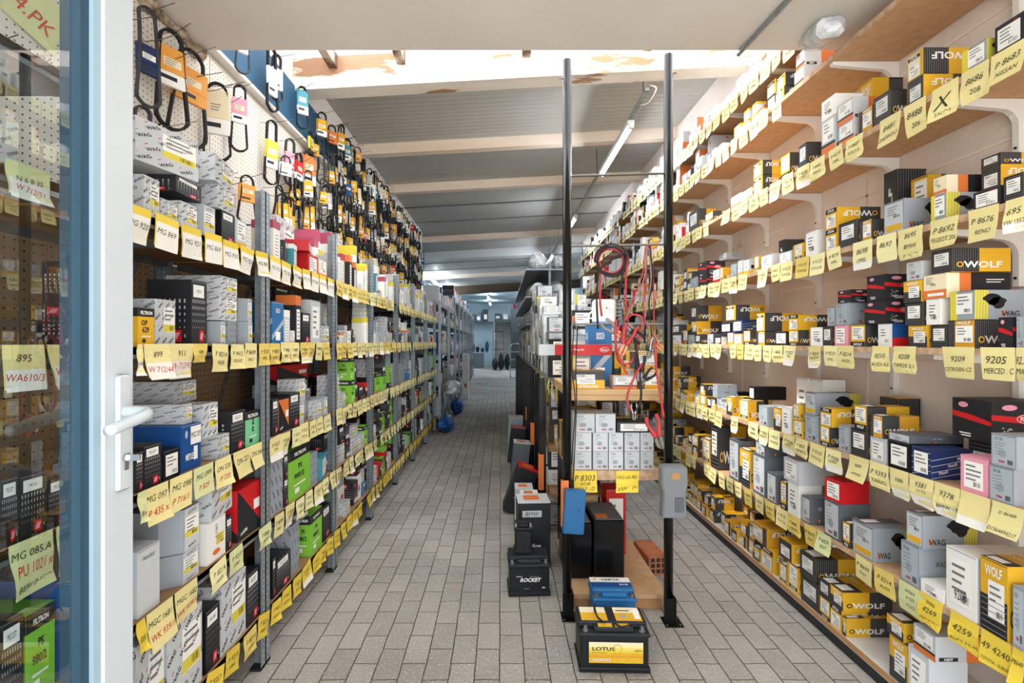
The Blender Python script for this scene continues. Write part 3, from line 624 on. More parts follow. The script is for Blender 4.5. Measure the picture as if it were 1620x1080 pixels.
for i in range(len(POST)-1):
    a, c = POST[i], POST[i+1]
    u = empty('shelving_unit', (XF-.22, (a+c)/2, 0)); tag(u, 'grey steel shelving with chipboard boards, '+BAYN[i], 'shelving', 'left wall shelving units')
    for x, sx in ((XF, -1), (XF-.45, 1)):
        for y, sy in ((a+.002, 1), (c-.002, -1)):
            l_post(x, y, sx, sy, 2.05).build('post', u, loc=(x-u.location.x, y-u.location.y, 0))
    for k, (z, _) in enumerate(LZ + ([(2.03, 'x')] if i == 0 else [])):
        b = MB(); m = 'galvdark' if k == 5 else 'plywood'
        yy = (a+.006-u.location.y, c-.006-u.location.y); xx = (-.225, .2165)
        b.box(xx[0], xx[1], yy[0]+.003, yy[1]-.003, z-.022, z, m); b.box(xx[1]-.002, xx[1], yy[0]+.04, yy[1]-.04, z-.034, z-.001, 'galv' if k < 5 else 'galvdark')
        if k < 5:
            b.box(xx[0]+.03, xx[0]+.04, yy[0]+.04, yy[1]-.04, z-.05, z-.022, 'galvdark'); b.box(xx[1]-.05, xx[1]-.04, yy[0]+.04, yy[1]-.04, z-.05, z-.022, 'galvdark')
            b.box(xx[0]+.05, xx[1]-.05, yy[0]+.43, yy[0]+.45, z-.045, z-.022, 'galvdark')
        b.build('shelf_board', u)
    b = MB(); b.tube([(-.226, yy[0]+.05, .3), (-.226, yy[1]-.05, 1.9)], .006, 'galvdark', 6); b.build('brace', u)
    for x0 in (0,):
        b = MB(); b.box(-.245, -.24, yy[0]+.045, yy[1]-.045, .3, 1.74, 'pegtan'); b.build('back_panel', u)
LS = {}
for i in range(len(POST)-1):
    for k, (z, _) in enumerate(LZ):
        top = LZ[k+1][0]-.06 if k < 4 else 2.5
        LS[i, k] = Shelf('L', XF-.012, z, .42, top, LEVEL[k]+' of '+BAYN[i])
def crop(ox, oy, s): return lambda sh, x0, x1, y, des, **k: sh.px(ox+x0/s, ox+x1/s, oy+y/s, des, **k)
cS, cP, cQ, cT, cV, cU, cW = crop(200, 300, 3.375), crop(200, 540, 2), crop(210, 0, 2.25), crop(380, 380, 3.375), crop(380, 640, 2.4545), crop(500, 400, 3.6), crop(0, 540, 2)
# first open bay, eye level
s = LS[1, 3]
cS(s, 62, 150, 628, 'filt2', d=.1, look='yellow filter carton reading OP 629'); cS(s, 152, 262, 580, 'filter2', d=.2, set_=.004); cS(s, 264, 345, 675, 'filt2', d=.06, flip=True, look='upside-down yellow filter carton')
cS(s, 347, 430, 478, 'clean1', d=.15); cS(s, 264, 345, 470, 'clean2', d=.14, set_=.075)
cS(s, 490, 540, 700, 'hex', d=.12); cS(s, 545, 588, 700, 'filter1', d=.16); cS(s, 640, 682, 702, 'hex', d=.12); cS(s, 492, 590, 562, 'filter0', d=.2); cS(s, 500, 592, 456, 'filter0', d=.2); cS(s, 636, 680, 578, 'hex', d=.12)
s.fill(1.3, 1.98, {'filter0': 3}, tiers=(2, 3), gap=.1)
# first open bay, middle board
s = LS[1, 2]
cP(s, 30, 54, 352, 'clean0', d=.12); cP(s, 56, 112, 334, 'clean0', d=.15, look='black filter carton with MG 077 sticker'); cP(s, 116, 170, 350, 'blackp', d=.12); cP(s, 172, 236, 270, 'meyle', d=.26, set_=.01)
cP(s, 240, 286, 278, 'filter0', d=.2); cP(s, 288, 326, 300, 'filter0', d=.2); cP(s, 330, 376, 224, 'clean0', d=.2); cP(s, 378, 422, 226, 'filt1', d=.1)
cP(s, 178, 208, 200, 'filter0', d=.2, set_=.03); cP(s, 240, 290, 200, 'filter0', d=.2, set_=.02); cP(s, 60, 150, 205, 'filter2', d=.2, set_=.12, yaw=.05); cP(s, 150, 222, 128, 'filter2', d=.17, set_=.14)
# second board
s = LS[1, 1]
cP(s, 34, 106, 668, 'fragile', d=.14); cP(s, 152, 250, 690, 'hex', d=.2); cP(s, 254, 314, 578, 'k938', d=.12); cP(s, 316, 334, 560, 'clean0', d=.12); cP(s, 352, 424, 474, 'wedge0', d=.2)
cP(s, 160, 250, 545, 'hex', d=.2, look='upper six-sided grey carton marked MGC 1683'); cP(s, 108, 150, 600, 'filter0', d=.2, set_=.05); cP(s, 256, 342, 440, 'filter2', d=.2, yaw=.12)
s = LS[1, 0]
cP(s, 30, 122, 968, 'filter2', d=.2); cP(s, 128, 240, 915, 'filter2', d=.2); cP(s, 250, 296, 860, 'clean2', d=.2); cP(s, 300, 378, 778, 'filter2', d=.2); cP(s, 382, 422, 742, 'clean0', d=.2)
s = LS[1, 4]
cQ(s, 18, 36, 600, 'redp', d=.12); cQ(s, 38, 96, 618, 'filter0', d=.16); cQ(s, 100, 160, 702, 'filter0', d=.2); cQ(s, 170, 230, 712, 'filter0', d=.22); cQ(s, 232, 310, 716, 'hex', d=.2); cQ(s, 316, 364, 745, 'clean2', d=.16); cQ(s, 368, 405, 775, 'small2', d=.12)
cQ(s, 150, 250, 618, 'clean1', d=.16, yaw=.04); cQ(s, 300, 362, 652, 'filter0', d=.14); cQ(s, 60, 230, 490, 'filter2', d=.17, yaw=-.25, h=.13); cQ(s, 268, 370, 540, 'filter2', d=.15, yaw=.2, h=.1)
# second bay
s = LS[2, 3]
cT(s, 170, 232, 325, 'bosch', d=.1); cT(s, 236, 266, 370, 'tall1', d=.1); cT(s, 268, 292, 480, 'small2', d=.08); cT(s, 295, 326, 292, 'tall5', d=.1); cT(s, 330, 374, 384, 'clean2', d=.1); cT(s, 378, 428, 316, 'palep', d=.16); cT(s, 432, 474, 455, 'filter0', d=.15)
cT(s, 185, 266, 250, 'clean2', d=.12, set_=.12)
s = LS[2, 2]
cT(s, 172, 204, 850, 'clean0', d=.14); cT(s, 206, 260, 855, 'wedge1', d=.12); cT(s, 264, 318, 820, 'clean0', d=.14); cT(s, 398, 434, 860, 'filter0', d=.1); cT(s, 438, 474, 842, 'hex', d=.1)
cT(s, 220, 360, 770, 'filter2', d=.16, set_=.17); cT(s, 200, 360, 672, 'wedge0', d=.16, set_=.17, look='open black and red carton lying on top'); cT(s, 370, 430, 762, 'filter0', d=.16, set_=.14)
CAN_AT = (px2y(380+358/3.375, 1.08), s.z)
s = LS[2, 1]
cV(s, 118, 166, 228, 'filter1', d=.14); cV(s, 170, 186, 290, 'clean0', d=.1); cV(s, 190, 272, 182, 'filt0', d=.1, look='large bright green filter carton reading PS 980/2'); cV(s, 275, 300, 192, 'filter1', d=.12); cV(s, 304, 346, 212, 'teal', d=.1, yaw=.2)
cV(s, 170, 186, 200, 'clean0', d=.1, set_=.004)
s = LS[2, 0]
cV(s, 126, 138, 600, 'clean2', d=.12); cV(s, 140, 196, 612, 'clean0', d=.1); cV(s, 199, 230, 474, 'filter1', d=.14, set_=.01); cV(s, 236, 270, 525, 'clean2', d=.12); cV(s, 273, 318, 432, 'filt0', d=.08, look='small bright green filter carton'); cV(s, 320, 350, 405, 'clean2', d=.12); cV(s, 236, 270, 432, 'hex', d=.12)
s = LS[2, 4]
cQ(s, 500, 525, 780, 'tall2', d=.1); cQ(s, 530, 560, 850, 'clean0', d=.1, yaw=.3); cQ(s, 565, 590, 865, 'tall3', d=.08, yaw=.2); cQ(s, 625, 660, 900, 'redp', d=.1); cQ(s, 664, 690, 920, 'small4', d=.1)
cQ(s, 600, 660, 850, 'redp', d=.12, yaw=.3, look='crimson packet leaning on the pile'); cQ(s, 500, 585, 760, 'filter2', d=.1, set_=.14, yaw=.1)
# behind the door glass
s = LS[0, 3]; s.fill(.5, 1.13, {'clean0': 2, 'filter0': 3, 'kraft': 1}, tiers=(1, 3))
s = LS[0, 2]
cW(s, 2, 60, 440, 'clean0', d=.2); cW(s, 62, 150, 430, 'clean1', d=.2, look='black filter carton with MG 085/A sticker'); cW(s, 152, 215, 440, 'clean0', d=.15); cW(s, 216, 250, 470, 'clean0', d=.15)
s = LS[0, 1]
cW(s, 0, 76, 900, 'clean0', d=.2); cW(s, 80, 175, 870, 'filt0', d=.16, look='green filter carton seen low behind door glass'); cW(s, 178, 250, 760, 'meyle', d=.2)
s = LS[0, 4]; s.fill(.6, 1.13, {'filter0': 3, 'clean0': 1}, tiers=(1, 1))
mixA = {'filter0': 4, 'filter1': 3, 'clean0': 5, 'clean2': 3, 'filt0': 3, 'filt1': 1, 'wedge0': 1, 'k938': 1, 'rosebox': 1, 'hex': 2, 'bosch': 1}
mixB = {'filter0': 6, 'clean0': 5, 'small0': 2, 'small2': 2, 'whitered': 1, 'white': 2, 'tall0': 1, 'hex': 2, 'kraft': 1}
mixC = {'tall0': 4, 'tall1': 4, 'tall2': 2, 'tall3': 2, 'tall4': 1, 'tall5': 1, 'white': 2, 'small0': 2, 'small3': 1}
mixD = {'filt0': 5, 'clean0': 6, 'wedge0': 2, 'filter0': 3, 'rosebox': 1, 'bosch': 1, 'filter1': 2}
for i in range(1, 8):
    for k in range(5):
        s = LS[i, k]; a, c = POST[i]+.045, POST[i+1]-.045
        if i > 2 or k in (0, 1, 2, 3):
            mix = mixC if k == 4 else (mixB if k == 3 else (mixD if (i in (3, 4) and k in (0, 1, 2)) else mixA))
            if i == 2 and k == 4: continue
            s.fill(a, c, mix, tiers=(1, 2) if k != 4 else (1, 1), gap=.15, hs=(.85, 1.2))
# ---------------------------------------------------------------- right wall shelves
RZ = [(.085, 'floor-level'), (.488, 'knee-high'), (.905, 'waist-high'), (1.378, 'eye-level'), (1.82, 'fourth-highest'), (2.28, 'third-highest'), (2.725, 'second-highest'), (3.0, 'highest')]
RS = []
for k, (z, n) in enumerate(RZ):
    y0, y1 = (-.2, 9.6) if k < 7 else (2.42, 9.6)
    u = empty('wall_shelf', (1.69, (y0+y1)/2, z)); tag(u, n+' long '+('white' if k == 0 else 'chipboard')+' shelf along the right wall', 'shelf', 'right wall shelves')
    b = MB(); b.box(-.16, .155, y0-u.location.y, y1-u.location.y, -.024 if k else -.03, 0, 'chip' if k else 'whiteboard'); b.box(-.163, -.16, y0-u.location.y, y1-u.location.y, -.024, 0, 'chip_edge' if k else 'card'); b.build('board', u)
    if k == 0:
        b = MB(); b.box(-.15, -.13, y0-u.location.y, y1-u.location.y, -.084, -.031, 'ink'); b.build('plinth', u)
    else:
        yb = .08 if k < 7 else 2.78
        n_ = 0
        while yb < 9.3:
            y = yb-u.location.y; b = MB(); zz = -.026
            arm = [(-.15, zz-.004), (-.15, zz-.022), (.075, zz-.034)]
            arc = [(.12-.0-.045*math.cos(t)*0+.045*math.sin(t)-.0, zz-.034-.05*(1-math.cos(t))) for t in [0, .4, .8, 1.2, PI/2]]
            top = arm[2:]+[(.075+.05*math.sin(t), zz-.034-.05*(1-math.cos(t))) for t in [.4, .8, 1.2, PI/2]]
            poly = [(-.15, zz), (.158, zz), (.158, zz-.2), (.13, zz-.2)]+[(.13-.055*(1-math.sin(t)), zz-.036-.055*(1-math.cos(t))) for t in [PI/2, 1.2, .8, .4, 0]]+[(-.15, zz-.016)]
            b.prism(poly, y-.011, y+.011, 'bracket'); b.lathe([(.005, 0), (.005, .003)], 'ink', 8, Matrix.Translation((.13, y, zz-.17)) @ Matrix.Rotation(-PI/2, 4, 'Y')); b.build('bracket', u)
            yb += .54
    top = (RZ[k+1][0]-.03) if k < 7 else 3.34
    if k == 6: top = 2.97
    RS.append(Shelf('R', 1.533, z, .31, top, n+' right shelf'))
rA, rB, rC, rD, rE, rF, rG, rK, rL = crop(1040, 0, 2.793), crop(1040, 360, 3.857), crop(1300, 240, 3.175), crop(1050, 600, 3.373), crop(1340, 580, 4.911), crop(1340, 800, 3.857), crop(1040, 820, 4.05), crop(1200, 560, 5.4), crop(1200, 720, 5.4)
s = RS[5]
rA(s, 1490, 1618, 45, 'blacklabel', d=.08, look='black packet with large white label'); rA(s, 1345, 1455, 165, 'wag1', d=.12); rA(s, 1105, 1176, 325, 'wolf4', d=.2, flip=True); rA(s, 1105, 1176, 208, 'wolf3', d=.2, flip=True)
rA(s, 955, 1030, 392, 'wolf4', d=.14); rA(s, 890, 950, 462, 'wolf2', d=.14); rA(s, 800, 868, 520, 'neff', d=.12); rA(s, 795, 866, 424, 'neff', d=.12); rA(s, 725, 786, 500, 'neff', d=.13); rA(s, 725, 786, 410, 'white', d=.13)
rA(s, 625, 660, 625, 'wolf4', d=.16); rA(s, 545, 585, 672, 'wolf0', d=.12); rA(s, 425, 465, 770, 'wolf3', d=.12, flip=True); rA(s, 425, 465, 705, 'wolf3', d=.12, flip=True)
rA(s, 895, 950, 340, 'wolf1', d=.14, set_=.15); rA(s, 370, 415, 825, 'small4', d=.1); rA(s, 325, 365, 850, 'small0', d=.1); rA(s, 212, 245, 930, 'wolf0', d=.14); rA(s, 140, 180, 920, 'wolf4', d=.14)
s = RS[4]
rC(s, 912, 1014, 98, 'wolf4', d=.12); rC(s, 760, 898, 165, 'blacklabel', d=.06, look='clear bagged black packet beside pad cartons'); rC(s, 548, 625, 200, 'wag1', d=.2); rC(s, 312, 414, 230, 'wag0', d=.18, look='pad-picture carton with handwriting 8695')
rC(s, 190, 250, 335, 'wolf2', d=.13); rC(s, 86, 176, 335, 'wolf4', d=.12); rC(s, 20, 76, 380, 'wolf0', d=.2, flip=True); rC(s, 20, 76, 275, 'wolf0', d=.2, flip=True)
rC(s, 560, 628, 112, 'nipp', d=.2, set_=.05); rC(s, 312, 380, 84, 'wolftall', d=.14, set_=.19); rC(s, 448, 535, 110, 'wolf3', d=.1, set_=.2); rC(s, 800, 900, 60, 'wolf4', d=.15, set_=.14, flip=True); rC(s, 800, 900, 0, 'wolf4', d=.15, set_=.14)
rB(s, 1040, 1095, 0, 'wolf2', d=.14); rB(s, 905, 975, 10, 'white', d=.12); rB(s, 830, 885, 90, 'wolf3', d=.1); rB(s, 745, 820, 135, 'palep', d=.1); rB(s, 632, 702, 155, 'palep', d=.1); rB(s, 590, 618, 170, 'wolf3', d=.1); rB(s, 525, 560, 190, 'small2', d=.12); rB(s, 490, 520, 195, 'small2', d=.12)
rB(s, 448, 482, 215, 'grey0', d=.12); rB(s, 380, 400, 240, 'wolf3', d=.12); rB(s, 340, 375, 250, 'small1', d=.12); rB(s, 250, 300, 290, 'forma', d=.14); rB(s, 250, 300, 200, 'forma', d=.14); rB(s, 200, 240, 300, 'grey0', d=.1); rB(s, 375, 420, 150, 'grey0', d=.12, set_=.12)
rB(s, 740, 775, 70, 'wolftall', d=.12, set_=.18)
s = RS[3]
rC(s, 976, 1014, 820, 'grey0', d=.12); rC(s, 886, 960, 828, 'forma', d=.12); rC(s, 634, 768, 842, 'wolf2', d=.17, look='yellow carton with ribbed stripe and price sticker'); rC(s, 548, 630, 868, 'wolf4', d=.12); rC(s, 434, 530, 870, 'wolf1', d=.12, look='half-black yellow carton written 9208'); rC(s, 282, 354, 862, 'rwb', d=.14); rC(s, 145, 218, 868, 'wolf0', d=.14); rC(s, 64, 125, 870, 'pink', d=.12); rC(s, 5, 50, 875, 'wolf4', d=.12)
rC(s, 645, 768, 692, 'wag1', d=.19, look='wide pad-picture carton above yellow ones'); rC(s, 524, 596, 735, 'white', d=.12, look='white carton written 9208'); rC(s, 418, 508, 752, 'wolf4', d=.12); rC(s, 214, 320, 742, 'forma', d=.14); rC(s, 70, 132, 756, 'grey0', d=.14)
rC(s, 510, 628, 605, 'nipp', d=.22); rC(s, 410, 500, 640, 'wolf1', d=.12); rC(s, 226, 316, 612, 'forma', d=.16); rC(s, 80, 148, 690, 'forma', d=.12); rC(s, 550, 656, 482, 'wolf4', d=.2, look='topmost ribbed yellow carton of eye-level pile'); rC(s, 425, 500, 545, 'grey2', d=.1)
rC(s, 800, 880, 590, 'wolf0', d=.13, set_=.17); rC(s, 800, 880, 480, 'wolf4', d=.13, set_=.17)
rB(s, 1036, 1085, 598, 'wolf1', d=.12); rB(s, 935, 1005, 605, 'white', d=.06, yaw=.15); rB(s, 802, 860, 625, 'wolf0', d=.12); rB(s, 718, 790, 630, 'blacklabel', d=.06); rB(s, 602, 655, 632, 'wolf2', d=.15); rB(s, 526, 566, 628, 'wolf0', d=.1); rB(s, 464, 518, 645, 'kraftp', d=.1); rB(s, 428, 460, 640, 'small2', d=.08)
rB(s, 348, 390, 665, 'blacklabel', d=.08); rB(s, 304, 342, 645, 'grey1', d=.1); rB(s, 232, 262, 650, 'wolf4', d=.12); rB(s, 188, 222, 652, 'grey0', d=.12); rB(s, 158, 184, 625, 'wolf0', d=.12); rB(s, 80, 145, 655, 'rwb', d=.12)
rB(s, 1036, 1080, 485, 'grey0', d=.14); rB(s, 802, 860, 530, 'wolf0', d=.18, flip=True); rB(s, 605, 655, 520, 'wolf3', d=.22, flip=True); rB(s, 456, 520, 560, 'bluestripe', d=.16); rB(s, 385, 452, 578, 'blackp', d=.14); rB(s, 205, 240, 570, 'wolf1', d=.2); rB(s, 78, 140, 590, 'wolf4', d=.12); rB(s, 418, 478, 470, 'wolf3', d=.2, flip=True); rB(s, 205, 240, 475, 'wolf4', d=.2)
s = RS[2]
rE(s, 1104, 1298, 800, 'grey0', d=.14, look='lower grey carton marked 14-36'); rE(s, 880, 1090, 725, 'pink', d=.11, look='pink carton with white label beside grey pair'); rE(s, 500, 652, 645, 'bluestripe', d=.15); rE(s, 318, 492, 600, 'blackp', d=.2); rE(s, 180, 300, 565, 'palep', d=.14)
rK(s, 790, 925, 655, 'wolf4', d=.12); rK(s, 684, 776, 620, 'grey0', d=.12); rK(s, 530, 605, 625, 'wolf0', d=.14); rK(s, 396, 498, 535, 'grey0', d=.13); rK(s, 290, 372, 575, 'wolf3', d=.12); rK(s, 200, 268, 460, 'white', d=.1, look='white carton covered in handwriting'); rK(s, 128, 194, 465, 'wolf1', d=.12); rK(s, 2, 75, 450, 'grey0', d=.14)
rE(s, 1118, 1318, 545, 'grey0', d=.14, look='upper grey carton marked 14-36'); rE(s, 320, 495, 545, 'grey1', d=.2, h=.03); rE(s, 180, 275, 385, 'wolf2', d=.15, look='yellow carton with ribbed panel facing the camera'); rK(s, 820, 925, 450, 'wolf0', d=.18); rK(s, 530, 625, 470, 'wolf0', d=.17, flip=True); rK(s, 292, 345, 430, 'wolf3', d=.12)
rK(s, 398, 490, 335, 'wag0', d=.22, set_=.01)
s.drop('wolf4', 1.62, 1.73, 1.06, .15, .15, flip=True); s.drop('forma', 1.60, 1.74, 1.2, .10, .2, look='black carton reading FORMA on the pile'); s.drop('wolftall', 2.1, 2.2, 1.15, .2, .1)
s.drop('white', 2.62, 2.72, 1.2, .14, .08, look='tall plain white carton standing at the back'); s.drop('white', 2.5, 2.61, 1.2, .14, .12)
rD(s, 490, 560, 138, 'grey0', d=.14) ; rD(s, 400, 450, 115, 'wolf3', d=.1); rD(s, 335, 365, 95, 'wolf1', d=.14); rD(s, 455, 485, 40, 'blackp', d=.2, set_=.06, look='wide plain black carton')
s = RS[1]
rF(s, 1010, 1079, 510, 'grey0', d=.08); rF(s, 812, 980, 372, 'wolf1', d=.12, look='yellow carton written 9642'); rF(s, 604, 790, 320, 'white', d=.2, look='white carton written 9556'); rF(s, 448, 590, 385, 'white', d=.2, h=.05); rF(s, 328, 440, 255, 'grey0', d=.16); rF(s, 35, 160, 140, 'wag0', d=.17)
rF(s, 362, 462, 62, 'wag0', d=.2, look='large grey pad-picture carton on grey one')
rL(s, 720, 780, 590, 'wolf0', d=.15); rL(s, 560, 690, 420, 'grey1', d=.14); rL(s, 370, 440, 370, 'grey1', d=.1); rL(s, 250, 345, 260, 'white', d=.12); rL(s, 190, 236, 240, 'wolf0', d=.1); rL(s, 72, 150, 170, 'grey1', d=.12)
rL(s, 560, 690, 230, 'redp', d=.14, yaw=.1, look='red carton on the knee-high shelf pile'); rL(s, 215, 345, 60, 'palep', d=.18, look='tall pale grey carton with brown label')
rD(s, 475, 540, 415, 'grey1', d=.14); rD(s, 490, 540, 325, 'grey1', d=.13); rD(s, 405, 460, 385, 'wolf1', d=.1); rD(s, 350, 400, 330, 'grey1', d=.1); rD(s, 205, 245, 325, 'wolf3', d=.12); rD(s, 252, 290, 250, 'wolf4', d=.2)
s = RS[0]
rG(s, 1185, 1210, 640, 'wolf1', d=.2); rG(s, 1108, 1180, 590, 'wolf0', d=.22, flip=True); rG(s, 1040, 1105, 540, 'wolf0', d=.16); rG(s, 1108, 1190, 475, 'wolf1', d=.22, look='yellow carton topping the floor-level pair'); rG(s, 1036, 1105, 425, 'wolf4', d=.2)
rG(s, 920, 1035, 440, 'wolf4', d=.2); rG(s, 914, 1012, 262, 'wolf4', d=.24); rG(s, 832, 900, 320, 'wolf3', d=.14); rG(s, 780, 826, 310, 'wolf3', d=.14); rG(s, 662, 740, 220, 'wolf0', d=.14, flip=True); rG(s, 610, 655, 200, 'wolf1', d=.13); rG(s, 610, 700, 70, 'wolf2', d=.2, flip=True); rG(s, 780, 860, 170, 'wolf4', d=.16, flip=True)
rF(s, 258, 366, 855, 'wolf1', d=.13); rF(s, 242, 345, 718, 'wolf1', d=.17); rF(s, 372, 500, 930, 'palep', d=.14); rF(s, 405, 540, 800, 'neff', d=.2, look='grey and orange carton marked NEFF')
s.drop('wolf4', 1.6, 1.72, .2, .18, .12); s.drop('wolf4', 1.48, 1.6, .25, .16, .14)
mixR = {'wolf0': 6, 'wolf1': 4, 'wolf2': 3, 'wolf3': 5, 'wolf4': 4, 'grey0': 3, 'grey1': 2, 'wag0': 2, 'wag1': 2, 'forma': 1, 'blackp': 1, 'white': 1, 'small2': 1}
mixT = {'white': 4, 'palep': 4, 'wolf3': 3, 'wolf0': 4, 'small0': 4, 'small2': 3, 'neff': 4, 'whitered': 1, 'wolf4': 2, 'blackp': 1, 'grey2': 3, 'small4': 3}
mixW = {'white': 6, 'palep': 5, 'small0': 3, 'small4': 3, 'neff': 3, 'grey2': 4, 'wolf3': 1}
mixF = {'wolf0': 5, 'wolf1': 4, 'wolf2': 4, 'wolf3': 4, 'wolf4': 5}
for k, s in enumerate(RS):
    mix = [mixF, mixR, mixR, mixR, mixT, mixT, mixT, mixW][k]
    y_s = max([i_[1] for i_ in s.it]+[.6 if k < 6 else 2.45])+.01
    s.fill(y_s, 4.4, mix, tiers=(1, 2), gap=.3, flipp=.5, back=.3)
    s.fill(4.4, 9.4, mix, tiers=(2, 3) if k in (0, 3) else (1, 3) if k < 7 else (1, 2), gap=.15, flipp=.5, back=0)
# ---------------------------------------------------------------- paper tags on the shelf edges
def bend(x, y, k, W, H):      # sheet hanging from its top edge: how far a point stands off
    r = random.Random(k*13+5); a, t, c = r.uniform(-.004, .02), r.uniform(-.014, .014), r.uniform(.0, .01)
    q = -y/H; u = x/W
    return .002+a*q*q+t*u*q+c*math.sin(q*5+u*2)*q
def tag_mesh(k, W, H, m, lines, pen='pen', strip=None, stripm='tag_white', pens=None):
    mb = MB(); nx, ny = 4, 5; r = random.Random(k); sk = r.uniform(-.06, .06)
    def P(x, y, e=0): return (x+sk*y, -bend(x, y, k, W, H)-e, y)
    def sheet(y0, y1, e, mm, w0=-W/2, w1=W/2):
        vs = [P(w0+(w1-w0)*i/nx, y0+(y1-y0)*j/ny, e) for j in range(ny+1) for i in range(nx+1)]
        mb.add(vs, [(j*(nx+1)+i, (j+1)*(nx+1)+i, (j+1)*(nx+1)+i+1, j*(nx+1)+i+1) for j in range(ny) for i in range(nx)], mm)
    sheet(.012, -H, 0, m); sheet(.012, -H, -.0008, m)
    if strip: sheet(-H*strip, -H-.006, .0007, stripm, -W*.47, W*.47)
    n = len(lines)
    for i, (tx, yy, hh) in enumerate(lines):
        vs, fs, asp = text2d(tx, 0, .25); h = hh*H; wd = min(1.0, W*.9/(asp*h)) ; cx = r.uniform(-.03, .03)*W; ro = r.uniform(-.06, .06)
        pts = []
        for x, y in vs:
            X = (x-asp/2)*h*wd+cx; Y = (y-.5)*h+yy*H+X*ro; X = max(-W/2, min(W/2, X)); pts.append(P(X, Y, .0012))
        mb.add(pts, fs, (pens[i] if pens else pen))
    return mb.mesh('price_tag')
TAGS = []   # dict(mesh, x,y,z, side, place, look, W)
def add_tag(me, x, y, z, side, place, look=None, tilt=0, W=.1): TAGS.append(dict(me=me, x=x, y=y, z=z, side=side, place=place, look=look, tilt=tilt, W=W))
TT = {}
nums = ['9210', '9208', '8481', '8699', '6829', '9357', '9412', '8214', '7730', '9064', '8820', '9133']
cars = ['OPEL', 'FORD', 'RENO', 'FIAT', 'SEAT', 'KIA', 'VOLVO', 'AUDI', 'CITROEN', 'MAZDA', 'GOLF-D', 'TOYOTA']
for i in range(12):
    for m in ('tag', 'tag_pale', 'tag_warm', 'tag_green', 'tag_bright'):
        st = (None, .72, None, None)[i % 4]
        TT[i, m] = tag_mesh(i+1, .09+.008*(i % 3), .082+.006*(i % 2), m, [('P '+nums[i], -.28, .2), (cars[i], -.62 if not st else -.5, .15)], strip=st)
    TT[i, 'top'] = tag_mesh(i+1, .1, .085, 'tag_bright', [('MG '+nums[i][:3], -.45, .2)], strip=.14, stripm='tag_white')
def nearest_free(lst, y, w): return all(abs(y-a) > (w+b_)/2 for a, b_ in lst)
def tags_on(side, X, z, place, y0, y1, cols, step=(.1, .125), fixed=(), tilt=.05, skip=.06):
    used = []
    for f in fixed:      # (px0, px1, height_px or None, lines, material, strip, look)
        px0, px1, hpx, lines, m, strip, look = f; a, c = sorted((px2y(px0, X), px2y(px1, X))); W = c-a; y = (a+c)/2
        H = (hpx*y/F0 if hpx else W*.85); pens = ['pen', 'penred', 'pen'] if side == 'L' else None
        me = tag_mesh(len(TAGS)+50, W*.97, H, m, lines, strip=strip, pens=pens)
        add_tag(me, X, y, z, side, place, look, 0, W); used.append((y, W))
    y = y0
    while y < y1:
        W = .098; y += W/2
        if nearest_free(used, y, W) and R.random() > skip:
            i = R.randrange(12); m = R.choices([c for c, _ in cols], [w_ for _, w_ in cols])[0]
            add_tag(TT[i, m], X-(.0 if side == 'R' else 0)+(-.003 if side == 'R' else .003)*(len(used) % 2), y, z+R.uniform(-.006, .004), side, place, None, R.gauss(0, tilt), W); used.append((y, W*.8))
        y += W/2+R.uniform(0, step[1]-step[0])+(step[0]-W)
def L1(a, b_=None, h=.22): return [(a, -.3, h)]+([(b_, -.68, h*.75)] if b_ else [])
XT = 1.526
def cx(ox, s): return lambda x: ox+x/s
a_, c_, e_, f_ = cx(1040, 2.793), cx(1300, 3.175), cx(1340, 4.911), cx(1340, 3.857)
h_ = cx(1380, 3.375)
